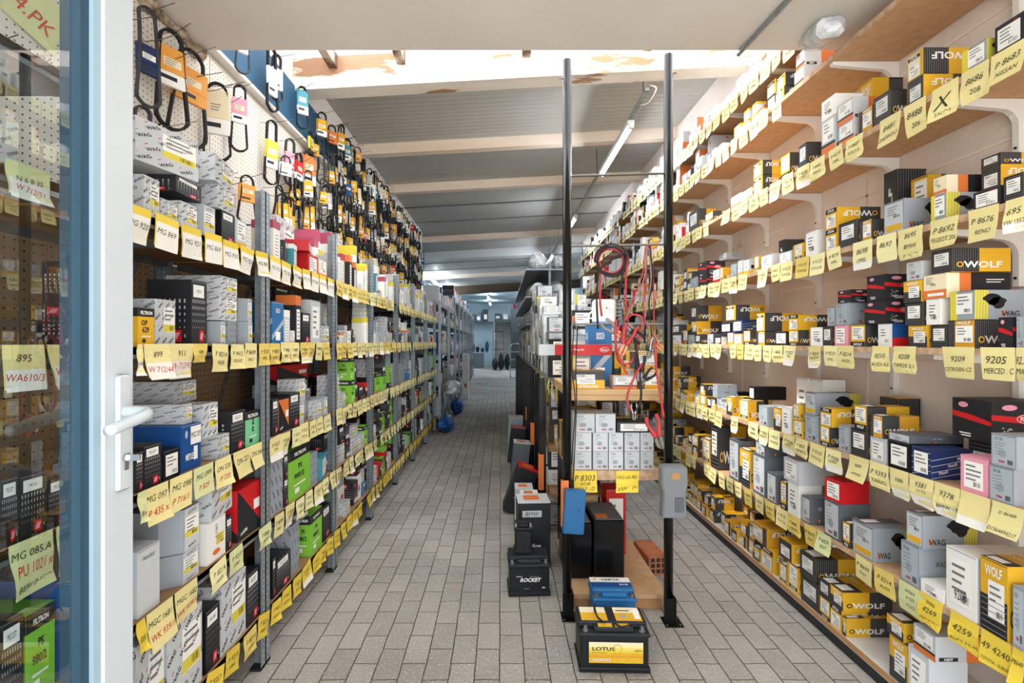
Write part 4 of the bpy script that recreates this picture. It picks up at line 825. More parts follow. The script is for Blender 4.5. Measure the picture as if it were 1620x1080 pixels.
fixR = {5: [(a_(1475), 1625, 44, L1('P 8683', 'NISSAN'), 'tag', None, 'yellow tag written NISSAN'), (a_(1345), a_(1470), 46, L1('8686', '208'), 'tag', None, 'taped yellow tag beside the NISSAN tag'), (a_(1215), a_(1335), 48, [('X', -.45, .45), ('SALDA', -.82, .12)], 'tag', None, 'yellow tag crossed with a large X'), (a_(1090), a_(1190), 46, L1('8488', '206'), 'tag', None, 'yellow tag written 8488'), (a_(985), a_(1080), 40, L1('8481', 'DAEWOO'), 'tag', None, 'yellow tag written 8481')],
        4: [(c_(925), 1622, 44, L1('695', 'VW 1552'), 'tag', .7, 'yellow tag with white lower strip'), (c_(737), c_(895), 47, L1('P 8676', 'RENO', .2), 'tag', None, 'yellow tag written P 8676 RENO'), (c_(548), c_(692), 40, L1('P 8692', 'PEGEOT 206', .24), 'tag', None, 'yellow tag written P 8692'), (c_(385), c_(512), 44, [('8695', -.15, .18), ('BMW', -.55, .15), ('P 462005', -.86, .12)], 'tag', None, 'yellow tag with red writing at its bottom'), (c_(278), c_(378), 38, L1('8697'), 'tag_pale', None, None), (c_(158), c_(258), 38, L1('8698', 'OPEL'), 'tag_pale', .75, None)],
        3: [(h_(578), h_(768), 46, L1('9205', 'MERCED . C', .26), 'tag', None, 'yellow tag written 9205 MERCED.C'), (h_(770), 1624, 46, L1('92..', 'MA', .26), 'tag', None, 'yellow tag just beyond tag 9205'), (h_(375), h_(550), 44, L1('9209', 'CITROEN C2', .2), 'tag', None, 'yellow tag written 9209'), (h_(115), h_(238), 38, L1('9208', 'TIMOS 2.1', .2), 'tag', None, 'yellow tag written 9208'), (h_(2), h_(95), 36, L1('9210', 'AUDI A3', .2), 'tag', None, 'yellow tag written 9210')],
        2: [(e_(1130), 1622, 44, [('D 86449', -.2, .12), ('D1364494217', -.85, .14)], 'tag', None, 'yellow tag with orange-red number along bottom'), (e_(885), e_(1120), 44, [], 'tag', .75, 'yellow tag without visible number'), (e_(682), e_(885), 44, [('9378', -.22, .2), ('BMW - D', -.7, .14)], 'tag', .72, 'yellow tag written 9378 BMW-D'), (e_(485), e_(680), 40, [('9381', -.2, .2), ('2.0 TDI', -.45, .1)], 'tag', .66, 'yellow tag written 9381'), (e_(335), e_(482), 38, L1('9386', None, .15), 'tag', .7, None), (e_(178), e_(328), 36, L1('P 9393', 'TAINO', .22), 'tag', None, 'yellow tag written P 9393'), (e_(22), e_(175), 34, L1('9390', 'AVENSIS', .15), 'tag', None, None)],
        1: [(f_(1012), 1622, 50, L1('P8649', None, .16), 'tag_bright', None, 'bright yellow tag written 8649'), (f_(820), f_(1008), 46, [('49 4240', -.35, .24), ('TOYOTA - SUBARU', -.8, .12)], 'tag_bright', None, 'yellow tag written 4240 TOYOTA-SUBARU'), (f_(634), f_(812), 44, [('4259', -.35, .24), ('AUDI A6-95', -.8, .14)], 'tag_bright', None, 'yellow tag written 4259 AUDI'), (f_(440), f_(590), 40, [('0986', -.12, .14), ('4269', -.42, .22), ('MERCEDES C', -.8, .1)], 'tag_bright', None, 'yellow tag written 4269'), (f_(318), f_(474), 42, [('09364', -.15, .12), ('4 225', -.4, .12), ('CLIO', -.7, .12)], 'tag_green', None, 'pale green tag with dense handwriting')]}
Y_, P_, G_, W_, B_ = 'tag', 'tag_pale', 'tag_green', 'tag_warm', 'tag_bright'
for k in range(1, 8):
    cols = [(Y_, 6), (P_, 3), (W_, 1)] if k in (2, 3, 4, 5) else [(Y_, 4), (W_, 3), (G_, 1)] if k == 1 else [(P_, 5), (Y_, 3)]
    tags_on('R', XT, RZ[k][0]-.008, RZ[k][1]+' right shelf', (1.45 if k in (5, 4, 3, 2) else 1.5) if k < 6 else 2.5, 9.3, cols, (.105, .13) if k != 3 else (.099, .108), fixR.get(k, ()), .05, .1 if k != 1 else .25)
l_ = cx(200, 2); m_ = cx(200, 3.375); w_l = cx(0, 2)
fixL = {3: [(m_(88), m_(230), 46, [('899', -.22, .2), ('W 712/44', -.74, .2)], 'tag', .5, 'yellow and white tag written 899 W 712/44'), (m_(218), m_(355), 46, [('911', -.2, .2), ('W 712/93', -.62, .22)], 'tag', .46, 'yellow and white tag written 911 W 712/93'), (m_(346), m_(430), 24, L1('038'), 'tag_warm', None, None),
            (w_l(2), w_l(140), 60, [('895', -.2, .2), ('WA610/3', -.72, .2)], 'tag', .5, 'yellow and white tag written 895 WA610/3'), (w_l(146), w_l(262), 56, [('896', -.2, .2), ('W930/2', -.6, .2)], 'tag', .46, 'yellow and white tag written 896 W930/2'), (m_(52), m_(84), 40, [('V44', -.6, .15)], 'tag', .5, None)],
        2: [(l_(32), l_(60), 42, [('8 x', -.65, .18)], 'tag_green', None, 'tag cut off by the door frame'), (l_(56), l_(131), 50, [('MG 097', -.22, .2), ('P 435 x', -.65, .22)], 'tag', None, 'yellow tag written MG 097'), (l_(135), l_(208), 48, [('MG 098', -.22, .2), ('P 716/1', -.65, .2)], 'tag', None, 'yellow tag written MG 098'), (l_(210), l_(274), 40, [('MG 099', -.22, .2), ('P 829', -.65, .2)], 'tag_green', None, 'yellow tag written MG 099'), (l_(278), l_(330), 40, [('DN 220', -.25, .18), ('P 720', -.65, .2)], 'tag', None, 'yellow tag written DN 220'), (l_(336), l_(390), 36, L1('DN 221'), 'tag', None, None), (l_(388), l_(428), 32, L1('DN 244'), 'tag', None, None),
            (w_l(22), w_l(166), 78, [('MG 085.A', -.17, .15), ('PU 1021 x', -.47, .22), ('BERLINGO', -.82, .12)], 'tag_green', None, 'green-yellow tag written MG 085 1021 BERLINGO'), (w_l(174), w_l(262), 70, [('MG 0', -.17, .15), ('P 714', -.5, .25)], 'tag_green', None, 'green-yellow tag behind glass written P 714')],
        1: [(l_(60), l_(146), 54, [('MGC 1681', -.25, .18), ('WK 939/1', -.65, .18)], 'tag', None, 'yellow tag written MGC 1681'), (l_(150), l_(223), 46, [('MGC 1682', -.25, .18), ('WK 939/3', -.65, .18)], 'tag', None, 'yellow tag written 939/3'), (l_(28), l_(58), 44, [('05.', -.5, .2)], 'tag_bright', None, None)],
        4: [(5, 78, 44, [('N 6 8 35', -.35, .2), ('W 712/51', -.7, .2)], 'tag_green', .4, 'green-yellow top tag behind glass written N6835')]}
pk = [(B_, 6), (W_, 3), (Y_, 1)]
for k in range(5):
    cols = [pk, [(Y_, 6), (P_, 4), (G_, 1)], [(Y_, 6), (P_, 3)], [(Y_, 4), (W_, 4), (P_, 1)], [('top', 5)]][k]
    fx = fixL.get(k, ())
    used_y0 = .95
    if k == 4:
        tags_on('L', XF+.006, LZ[k][0]-.002, 'top board of the left shelving', .95, 2.9, [('top', 1)], (.11, .12), fx, .04, .0)
        tags_on('L', XF+.006, LZ[k][0]-.002, 'top board of the left shelving, farther bays', 2.95, 7.4, [(Y_, 3), (W_, 4), (P_, 2)], (.1, .11), (), .06, .05)
    else:
        tags_on('L', XF+.006, LZ[k][0]-.004, LEVEL[k]+' of the left shelving', .95, 7.4, cols, (.1, .11) if k in (2, 3) else (.105, .13), fx, .12 if k == 0 else .05, .05 if k > 0 else .12)
def in_view(x, y, z, mg=60):
    if y < .3: return False
    px, py = VX+x*F0/y, VY-(z-CZ)*F0/y
    return -mg < px < 1620+mg and -mg < py < 1080+mg
def merge_cartons(name, items, label):
    b = MB()
    for c in items:
        me = DMESH[c['des']]; m0 = me.materials[0].name; m1 = me.materials[min(1, len(me.materials)-1)].name
        a = {'L': PI/2, 'R': -PI/2, 'C': 0}[c['side']]
        T = Matrix.Translation((c['x'], c['y'], c['z'])) @ Matrix.Rotation(a, 4, 'Z') @ Matrix.Diagonal((c['w'], c['d'], c['h'], 1))
        b.box(-.5, .5, -.5, .5, 0, 1, m0, T)
        b.quad((-.35, -.505, .25), (.35, -.505, .25), (.35, -.505, .85), (-.35, -.505, .85), 'paper', T)
        for x in (-.506, .506): b.quad((x, -.5, .0), (x, .0, .0), (x, .0, 1), (x, -.5, 1), m1, T)
    o = b.build(name); tag(o, label, 'cartons', kind='stuff')
def build_tags():
    L_ = [t for t in TAGS if in_view(t['x'], t['y'], t['z'])]
    L_.sort(key=lambda t: t['y']); near = L_[:290]; far = L_[290:]
    cnt = {}
    for t in near:
        cnt[t['place']] = n = cnt.get(t['place'], 0)+1
        o = bpy.data.objects.new('price_tag', t['me']); COL.objects.link(o)
        o.location = (t['x'], t['y'], t['z']); o.rotation_euler = (0, t['tilt'] if t['side'] == 'L' else t['tilt'], PI/2 if t['side'] == 'L' else -PI/2)
        o.rotation_mode = 'XYZ'; o.rotation_euler = (0, t['tilt'], PI/2 if t['side'] == 'L' else -PI/2)
        mm = t['me'].materials[0].name; col = {'tag': 'yellow', 'tag_pale': 'pale yellow', 'tag_warm': 'warm yellow', 'tag_green': 'green-yellow', 'tag_bright': 'bright yellow'}[mm]
        lab = (t['look']+', ' if t['look'] else col+' paper tag, ')+ordw(n)+' from near end, '+t['place']
        tag(o, lab, 'price tag', 'price tags along the shelf edges')
    b = MB()
    for t in far:
        T = Matrix.Translation((t['x'], t['y'], t['z'])) @ Matrix.Rotation(PI/2 if t['side'] == 'L' else -PI/2, 4, 'Z') @ Matrix.Rotation(t['tilt'], 4, 'Y')
        m = t['me'].materials[0].name
        b.add([(-.046, -.002, .01), (.046, -.002, .01), (.046, -.008, -.04), (-.046, -.006, -.04), (.05, -.004, -.085), (-.044, -.014, -.083)], [(3, 2, 1, 0), (5, 4, 2, 3)], m, T)
        b.box(-.03, .03, -.012, -.010, -.05, -.046, 'pen', T)
    tag(b.build('small_paper_tags'), 'row of small yellow tags on the far shelf edges', 'price tags', kind='stuff')
def build_cartons():
    per = {}
    for c in CART:
        if not in_view(c['x'], c['y'], c['z']+c['h']/2, 90): continue
        per.setdefault(DES[c['des']][2], []).append(c)
    keep = []
    for n, L_ in per.items():
        L_.sort(key=lambda c: -(c['w']*c['h'])/c['y']**2)
        keep += L_[:285]
        if len(L_) > 285: merge_cartons('distant_'+n+'_stock', L_[285:], 'far '+{'brake_pad_carton': 'yellow and black brake', 'spare_part_carton': 'white and mixed'}.get(n, 'grey and mixed')+' cartons deep in the aisle')
    keep.sort(key=lambda c: c['y']-c['w']/2); cnt = {}
    for c in keep:
        o = bpy.data.objects.new(DES[c['des']][2], DMESH[c['des']]); COL.objects.link(o)
        a = {'L': PI/2, 'R': -PI/2, 'C': 0}[c['side']]
        yaw = c['yaw']; o.location = (c['x'], c['y'], c['z']+(c['h'] if c['flip'] else 0)); o.scale = (c['w'], c['d'], c['h'])
        o.rotation_euler = (0, PI if c['flip'] else 0, a+yaw)
        if abs(yaw) > .01: o.scale = (c['w']*.97, c['d']*.97, c['h'])
        key = (c['place'], min(c['row'], 3)); cnt[key] = n = cnt.get(key, 0)+1
        row = ['bottom', 'second', 'third', 'upper'][min(c['row'], 3)]
        look = c['look'] or DES[c['des']][3]
        if c['side'] == 'C': lab = look+', '+row+' row '+ordw(n)+', '+c['place']
        else: lab = look+', '+row+' row '+ordw(n)+', '+c['place']
        tag(o, lab, 'carton', c['grp'] or ('cartons on the left shelving' if c['side'] == 'L' else 'cartons on the right wall shelves' if c['side'] == 'R' else 'cartons on the centre rack'))
    print('cartons', len(CART), 'kept', len(keep), {k: len(v) for k, v in per.items()}, 'tags', len(TAGS))

# ---------------------------------------------------------------- peg wall, hooks and hanging drive belts
pegs = []
for i, (y0, y1) in enumerate([(.3, 1.25), (1.26, 2.45), (2.46, 3.65), (3.66, 4.85), (4.86, 6.05), (6.06, 7.25), (7.26, 8.5)]):
    b = MB(); yc = (y0+y1)/2; b.box(0, .006, y0-yc, y1-yc, -.6, .6, 'pegwhite'); o = b.build('pegboard', loc=(XL+.004, yc, 2.25))
    tag(o, 'white perforated board on left wall, '+ordw(i+1)+' panel from near end', 'pegboard', 'pegboards above the left shelving'); pegs.append((y0, y1, o))
b = MB(); b.box(0, .05, -3.1, 3.1, -.0, .02, 'bracket'); b.box(0, .012, -3.1, 3.1, .02, .36, 'bluewall')
BLUE = b.build('blue_wall_panel', loc=(XL+.002, 5.5, 2.88)); tag(BLUE, 'long dark blue backing board along top of left wall', 'panel')
def hook(y, z, ln=.13):
    par = None
    for y0, y1, o in pegs:
        if y0-.02 <= y <= y1: par = o; break
    if z > 2.86 or par is None: par = BLUE
    n = HK.get(par.name, 0)
    HK[par.name] = n+1
    if n >= 98: return
    q = bpy.data.objects.new('hook', HM[n % 3]); COL.objects.link(q); q.parent = par; q.location = (XL+.008-par.location.x, y-par.location.y, z-par.location.z)
HK = {}; HM = []
for i in range(3):
    b = MB(); b.tube(spline([(0, 0, -.012), (.004, 0, 0), (.05, .004*(i-1), -.002), (.11, .008*(i-1), .006), (.17+.015*i, .02*(i-1), .03)], 3), .0018, 'wire', 5); HM.append(b.mesh('hook'))
BELTM = []
def belt_mesh(k):
    r = random.Random(k+300); Lh = r.uniform(.24, .36); wd = r.uniform(.028, .05); b = MB(); pts = []
    n = 9
    for i in range(n): t = PI*i/(n-1); pts.append((wd*.75*math.cos(t), 0, wd*.75*math.sin(t)-wd*.75))
    pts.append((-wd*.85, r.uniform(-.01, .01), -Lh*.45))
    for i in range(n): t = PI+PI*i/(n-1); pts.append((wd*1.1*math.cos(t), r.uniform(-.003, .003), wd*math.sin(t)-Lh+wd*.2))
    pts.append((wd*.85, r.uniform(-.01, .01), -Lh*.5)); P = spline(pts, 2, True); rad = .008 if k % 2 else .006
    vs = []; fs = []; N_ = len(P); hw = .011 if k % 3 else .007
    for i, p in enumerate(P):
        t = (P[(i+1) % N_]-P[i-1]); t.normalize(); nrm = Vector((t.z, 0, -t.x))
        for a, q in ((-hw, .004), (hw, .004), (hw*.7, -.004), (-hw*.7, -.004)): vs.append(p+nrm*q+Vector((0, a, 0)))
    for i in range(N_):
        A, B2 = i*4, ((i+1) % N_)*4
        for j in range(4): fs.append((A+j, A+(j+1) % 4, B2+(j+1) % 4, B2+j))
    b.add(vs, fs, 'rubber' if k % 4 else 'rubber_grey'); me = b.mesh('belt', True)
    return me, Lh, wd
def sleeve_mesh(k, Lh, wd, col):
    b = MB(); h = (.1, .13, .17)[k % 3]; z = -Lh*(.42 if k % 2 else .58); w2 = wd*1.0+.002
    b.bbox(-w2, w2, -.009, .009, z-h*.15, z+h/2, col, .002); b.bbox(-w2, w2, -.0088, .0088, z-h/2, z-h*.1505, 'paper' if k % 3 else col, .002)
    for f in (-1, 1):
        y = f*.0095; b.box(-w2*.6, w2*.6, min(y, y-f*.0004), max(y, y-f*.0004), z-h*.0, z+h*.2, 'cream' if k % 2 else 'paper'); b.box(-w2*.8, w2*.3, min(y, y-f*.0004), max(y, y-f*.0004), z-h*.35, z-h*.25, 'ink')
        for i in range(3): b.box(-w2*.5, w2*(.1+.1*i), min(y*1.06, y), max(y*1.06, y), z+h*(.03+.06*i), z+h*(.05+.06*i), 'lines')
    return b.mesh('sleeve')
BELT = [belt_mesh(k) for k in range(8)]
SLV = {}
scol = {'amber': 'amber', 'orange': 'orange', 'yellow': 'yellow', 'deepyellow': 'gold', 'pink': 'pale pink', 'white': 'white', 'sky': 'light blue', 'red': 'red', 'lemon': 'lemon', 'cream': 'cream', 'blue': 'blue', 'bluetin': 'steel blue', 'teal': 'teal'}
def get_sleeve(k, col):
    if (k, col) not in SLV: SLV[k, col] = sleeve_mesh(k, BELT[k][1], BELT[k][2], col)
    return SLV[k, col]
BL = []
def belt(y, z, x, k, col, rz, sc=1., row='', extra=None): BL.append((y, z, x, k, col, rz, sc, row, extra))
def qb(x0, x1, y0, y1, k, col, look, X=-1.42, rz=.5):
    pc = 210+(x0+x1)/2/2.25; Y = abs(X)*F0/abs(pc-VX); zt = z_at(y0/2.25, Y); zb = z_at(y1/2.25, Y); belt(Y, zt, X, k, col, rz, (zt-zb)/BELT[k][1], 'n', look)
qb(22, 78, 28, 345, 0, 'navy', 'drive belt in blue sleeve nearest the door', rz=.35); qb(94, 176, 110, 415, 1, 'amber', 'large drive belt loop in amber sleeve under the slab', rz=.45); qb(176, 240, 182, 480, 3, 'amber', 'drive belt in pale orange sleeve right of the large loop', rz=.4)
qb(284, 318, 298, 540, 5, 'cream', 'narrow drive belt in pale sleeve with red print', rz=1.1); qb(362, 400, 305, 518, 7, 'pink', 'drive belt in pale pink sleeve below blue board', rz=.9); qb(465, 525, 430, 635, 2, 'lemon', 'drive belt in large lemon sleeve', rz=.5)
qb(535, 585, 495, 640, 4, 'pink', 'drive belt in salmon sleeve', rz=.5); qb(562, 592, 600, 770, 6, 'yellow', 'drive belt in yellow sleeve low on pegboard', rz=.6); qb(75, 150, 440, 600, 1, 'amber', 'drive belt in amber sleeve low beside the door', rz=.5); qb(12, 60, 380, 600, 4, 'navy', 'drive belt in blue sleeve low beside the door', rz=.4)
qb(385, 430, 625, 775, 3, 'amber', 'drive belt in orange sleeve behind first post', rz=.5); qb(610, 640, 540, 700, 5, 'orange', 'drive belt in tall orange sleeve', rz=.6)
for y, c, k in ((2.62, 'white', 0), (2.95, 'white', 2), (3.02, 'white', 4), (3.4, 'teal', 5), (3.78, 'yellow', 1), (4.0, 'orange', 3)):
    belt(y, 3.2, XL+.09, k, c, R.uniform(.2, .9), 1, 't', None)
for zt, y0, nm in ((3.24, 4.12, 'top row of hooks'), (2.95, 3.6, 'second row of hooks'), (2.66, 3.2, 'third row of hooks'), (2.38, 3.0, 'fourth row of hooks')):
    y = y0
    while y < 8.4:
        c = R.choices(['amber', 'yellow', 'deepyellow', 'cream', 'white', 'sky', 'red', 'lemon', 'blue', 'teal', None], [2, 6, 6, 3, 3, 2, 1, 1, 2, 1, 5])[0]
        belt(y, zt+R.uniform(-.05, .04), XL+R.uniform(.06, .13), R.randrange(8), c, R.uniform(-.1, 1.2), R.uniform(.85, 1.1), nm, None); y += R.uniform(.06, .1) if y < 5.6 else R.uniform(.08, .12)
BL.sort(key=lambda t: t[0]); cnt = {}
kept = 0
for (y, z, x, k, col, rz, sc, row, look) in BL:
    kept += 1
    if kept > 292: break
    me, Lh, wd = BELT[k]
    o = bpy.data.objects.new('hanging_drive_belt', me); COL.objects.link(o); o.location = (x, y, z); o.rotation_euler = (R.uniform(-.04, .04), R.uniform(-.05, .05), PI/2-rz); o.scale = ((sc if row == 'n' else min(sc, 1.0)*.9), 1, sc)
    if col:
        q = bpy.data.objects.new('sleeve', get_sleeve(k, col)); COL.objects.link(q); q.parent = o
    hook(y, z-.01)
    cnt[row] = n = cnt.get(row, 0)+1
    rown = {'t': 'on the blue board at top', 'n': 'on the near pegboard'}.get(row, row)
    tag(o, (look or ('belt in '+scol[col]+' sleeve, ' if col else 'bare black drive belt, ')+ordw(n)+' from near end, '+rown), 'drive belt', 'drive belts on the left wall')
y = 1.3
while y < 8.4:
    for z in ([3.27] if y > 2.5 else [2.62, 2.2]): hook(y, z)
    y += .1 if y > 2.5 else .13
# leftover scribbled paper on the pegboard behind the door
me = tag_mesh(901, .17, .16, 'tag_green', [('4.PK', -.6, .3)], pen='penred'); o = bpy.data.objects.new('paper_note', me); COL.objects.link(o); o.location = (XL+.02, 1.55, 2.52); o.rotation_euler = (0, .3, PI/2)
tag(o, 'green-yellow note written 4.PK on pegboard behind the door glass', 'note')
# ---------------------------------------------------------------- the glazed door standing open on the left
DX = -.75
d = MB()
d.bbox(DX-.06, DX, .905, .982, .02, 2.25, 'pvc', .004); d.bbox(DX-.06, DX, -.34, -.265, .02, 2.25, 'pvc', .004)
d.box(DX-.06, DX, -.265, .905, 2.17, 2.25, 'pvc'); d.box(DX-.06, DX, -.265, .905, .02, .12, 'pvc')
o = d.build('door_1'); tag(o, kind='structure'); DOOR = o
d = MB(); d.box(DX-.05, DX-.004, .888, .905, .12, 2.17, 'pvcblue'); d.box(DX-.05, DX-.004, -.265, -.248, .12, 2.17, 'pvcblue'); d.box(DX-.05, DX-.012, .870, .888, .12, 2.17, 'gasket'); d.build('glazing_bead', DOOR)
d = MB(); d.box(DX-.028, DX-.022, -.25, .872, .12, 2.17, 'glass'); d.build('glass_pane', DOOR)
d = MB(); d.bbox(DX, DX+.011, .928, .962, 1.108, 1.335, 'pvc', .004)
hp = d.build('handle_plate', DOOR)
d = MB(); d.tube(spline([(DX+.008, .945, 1.262), (DX+.04, .945, 1.262), (DX+.058, .938, 1.26), (DX+.064, .92, 1.257), (DX+.064, .88, 1.25), (DX+.064, .838, 1.243)], 4), [.011]*20+[.010], 'pvc', 10); d.build('handle', DOOR, smooth=True)
d = MB(); d.lathe([(.0085, 0), (.0085, .006), (.0, .006)], 'chrome', 14, Matrix.Translation((DX+.01, .945, 1.172)) @ Matrix.Rotation(PI/2, 4, 'Y')); d.box(DX+.01, DX+.014, .940, .950, 1.148, 1.172, 'chrome'); d.box(DX+.014, DX+.04, .9435, .9465, 1.166, 1.178, 'chrome'); d.build('lock_cylinder', DOOR)

# ---------------------------------------------------------------- two black poles with rods
poles = []
for x, yy, lab in ((.335, 2.446, 'black steel pole on the left, orange tape and blue box on it'), (.835, 2.40, 'black steel pole on the right, grey tester hanging on it')):
    e = empty('steel_pole', (x, yy, 0)); tag(e, lab, 'pole', 'black poles in front of the rack')
    b = MB(); b.tube([(0, 0, .01), (0, 0, 2.83)], .0225, 'blackpaint', 16); b.build('pole_tube', e, smooth=True)
    b = MB(); b.box(-.03, .06, -.05, .035, 0, .006, 'blackpaint'); b.bbox(-.026, .03, -.026, -.022, .005, .13, 'blackpaint', .001); b.box(.024, .03, -.03, .03, .005, .13, 'blackpaint')
    for q in ((-.02, -.04), (.045, -.04), (.045, .02)): b.lathe([(.005, .006), (.005, .009)], 'lead', 6, Matrix.Translation((q[0], q[1], 0)))
    b.build('foot_plate', e)
    b = MB(); b.tube([((.0 if x > .5 else -.04), 0, 2.74), ((.04 if x > .5 else 0), 0, 2.74)], .004, 'wire', 6); b.build('bolt', e)
for z, lab in ((2.24, 'upper ribbed steel rod between the two black poles'), (1.885, 'middle ribbed steel rod carrying the coiled cables'), (1.487, 'lower ribbed steel rod between the two black poles')):
    b = MB(); b.tube([(.34-.02, 2.445, z), (.84, 2.402, z)], .0055, 'rod', 8)
    for i in range(40): t = i/40; b.lathe([(.0068, 0), (.0068, .004)], 'rod', 6, Matrix.Translation((.33+.5*t, 2.445-.043*t, z)) @ Matrix.Rotation(PI/2, 4, 'Y'))
    tag(b.build('hanging_rod'), lab, 'rod', 'rods between the poles')
b = MB(); b.box(.301, .311, 2.405, 2.44, .47, .70, 'orange'); b.box(.31, .34, 2.418, 2.422, .47, .70, 'orange'); o = b.build('orange_label_strip'); tag(o, 'orange tape strip with handwriting on left black pole', 'label strip')
b = MB(); b.bbox(-.052, .052, -.025, .02, 0, .215, 'bluepaint', .004); b.lathe([(.004, 0), (.004, .004)], 'ink', 8, Matrix.Translation((.02, -.025, .12)) @ Matrix.Rotation(PI/2, 4, 'X')); b.box(-.04, .04, .019, .024, .05, .12, 'blackplastic')
tag(b.build('blue_battery_box', loc=(.355, 2.39, .45), rot=(0, .06, 0)), 'blue rectangular box fixed low on left black pole', 'box')
# battery tester hanging on the right pole
e = empty('hanging_battery_tester', (.835, 2.34, .55)); tag(e, 'grey handheld battery tester hanging on right black pole', 'tester')
b = MB(); prof = [(-.058, .0), (.05, .0), (.058, .02), (.052, .12), (.062, .15), (.062, .235), (.05, .25), (-.05, .25), (-.062, .235), (-.062, .15), (-.052, .12), (-.058, .02)]
b.prism(prof, -.025, .025, 'tester'); b.prism([(x*.93, .008+z*.94) for x, z in prof], -.031, -.024, 'tester'); b.build('body', e)
b = MB(); b.prism([(-.022, .19), (.022, .185), (.024, .215), (-.01, .222)], -.034, -.03, 'card'); b.build('sticker', e)
b = MB(); b.box(.0, .042, -.034, -.03, .03, .1, 'tester_dark')
for i in range(5): b.box(.002+.008*i, .006+.008*i, -.036, -.033, .032, .098, 'tester')
b.build('vent_grille', e)
# ---------------------------------------------------------------- cables and clamps
def cable(pts, r, m, name, label, cat='cable', grp=None, k=6):
    b = MB(); b.tube(spline(pts, k), r, m, 7); return tag(b.build(name, smooth=True), label, cat, grp)
def P(px, py, Y): return (x_at(px, Y), Y, z_at(py, Y))
for i, (m, rr, off, lab) in enumerate([('cable_black', .088, 0, 'black coiled jumper cable looped over middle rod'), ('cable_red', .08, .012, 'red coiled jumper cable looped over middle rod')]):
    cx0, cz0 = x_at(968, 2.43), z_at(413, 2.43)
    pts = [P(946+i*6, 520-i*20, 2.43+off), P(944+i*5, 470, 2.43+off), P(947+i*3, 420, 2.43+off)]
    for q in range(22): a = PI-.0-q*2*PI/11; rad = rr-.0012*q; pts.append((cx0+rad*math.cos(a), 2.42+off+.0006*q, cz0+rad*math.sin(a)))
    pts += [P(990, 400, 2.40+off), P(984+i*6, 440, 2.40+off), P(979+i*11, 475, 2.4+off), P(980+i*14, 510, 2.4+off)]
    cable(pts, .0055, m, 'jumper_cable', lab, 'cable', 'cables on the rods')
for i, (m, pts, lab) in enumerate([
    ('cable_red', [(1022, 388), (1017, 430), (1003, 470), (985, 505)], 'thin red lead slanting left from middle rod'), ('cable_grey', [(1024, 390), (1019, 440), (1002, 480), (984, 512)], 'thin grey lead slanting left from middle rod'),
    ('cable_red', [(1024, 388), (1022, 440), (1018, 490), (1025, 520)], 'red lead hanging straight beside right pole'), ('cable_grey', [(1026, 392), (1030, 440), (1024, 480), (1020, 505)], 'grey lead hanging straight beside right pole'),
    ('cable_black', [(1027, 388), (1033, 440), (1027, 480), (1032, 540)], 'black lead hanging nearest the right pole'), ('cable_red', [(1029, 388), (1034, 450), (1034, 520), (1030, 560)], 'dark red lead hanging nearest the right pole')]):
    cable([P(x, y, 2.385+.008*i) for x, y in pts], .0032, m, 'test_lead', lab, 'cable', 'thin leads over middle rod')
cable([P(988, 508, 2.36), P(1000, 498, 2.36), P(1016, 503, 2.36), P(1012, 530, 2.36), P(1006, 560, 2.36), P(994, 575, 2.36), P(978, 570, 2.36), P(974, 540, 2.36), P(980, 515, 2.36)], .005, 'cable_red', 'jumper_cable', 'thick red jumper cable loop below lower rod', 'cable', 'cables on the rods')
cable([P(975, 505, 2.35), P(974, 540, 2.34), P(982, 570, 2.34), P(992, 592, 2.34)], .0058, 'cable_red', 'jumper_cable', 'red cable hanging to the wooden board on left', 'cable', 'cables on the rods')
cable([P(1000, 520, 2.36), P(1008, 560, 2.35), P(1012, 590, 2.34), P(1014, 630, 2.32), P(1005, 650, 2.32)], .0058, 'cable_black', 'jumper_cable', 'black cable dropping past the wooden board edge', 'cable', 'cables on the rods')
cable([P(1016, 575, 2.34), P(1002, 600, 2.32), P(992, 630, 2.32), P(999, 650, 2.32)], .0058, 'cable_red', 'jumper_cable', 'red cable curving in front of the wooden board', 'cable', 'cables on the rods')
cable([P(1036, 540, 2.34), P(1038, 580, 2.33), P(1044, 620, 2.33), P(1050, 660, 2.33)], .006, 'cable_red', 'jumper_cable', 'long red cable beside right pole to the red clamp', 'cable', 'cables on the rods')
for (x0, y0, x1, y1, dx) in ((908, 515, 904, 735, 0), (914, 515, 906, 780, 1)):
    cable([P(x0, y0, 2.41), P(x0-3, 580, 2.40), P(x1+6, 640, 2.40), P(x1, y1, 2.42)], .003, 'cable_black', 'test_lead', ('first','second')[dx]+' thin black lead hanging behind left pole', 'cable', 'leads behind the left pole')
def clamp(name, loc, rot, m, lab, tip='chrome', sc=1.):
    sc *= .82; tip = 'rod' if tip == 'chrome' else tip
    e = empty(name, loc); e.rotation_euler = rot; e.scale = (sc,)*3; tag(e, lab, 'clamp', 'battery clamps')
    for s_ in (1, -1):
        b = MB(); b.tube(spline([(s_*.018, 0, .075), (s_*.02, 0, .05), (s_*.012, 0, .02), (s_*.006, 0, 0)], 4), [.007]*8+[.009]*4+[.008], m, 8); b.build('handle_grip', e, smooth=True)
        b = MB(); b.prism([(s_*.004, 0), (s_*.014, -.006), (s_*.012, -.035), (s_*.001, -.045), (s_*.003, -.03)], -.007, .007, tip); b.build('jaw', e)
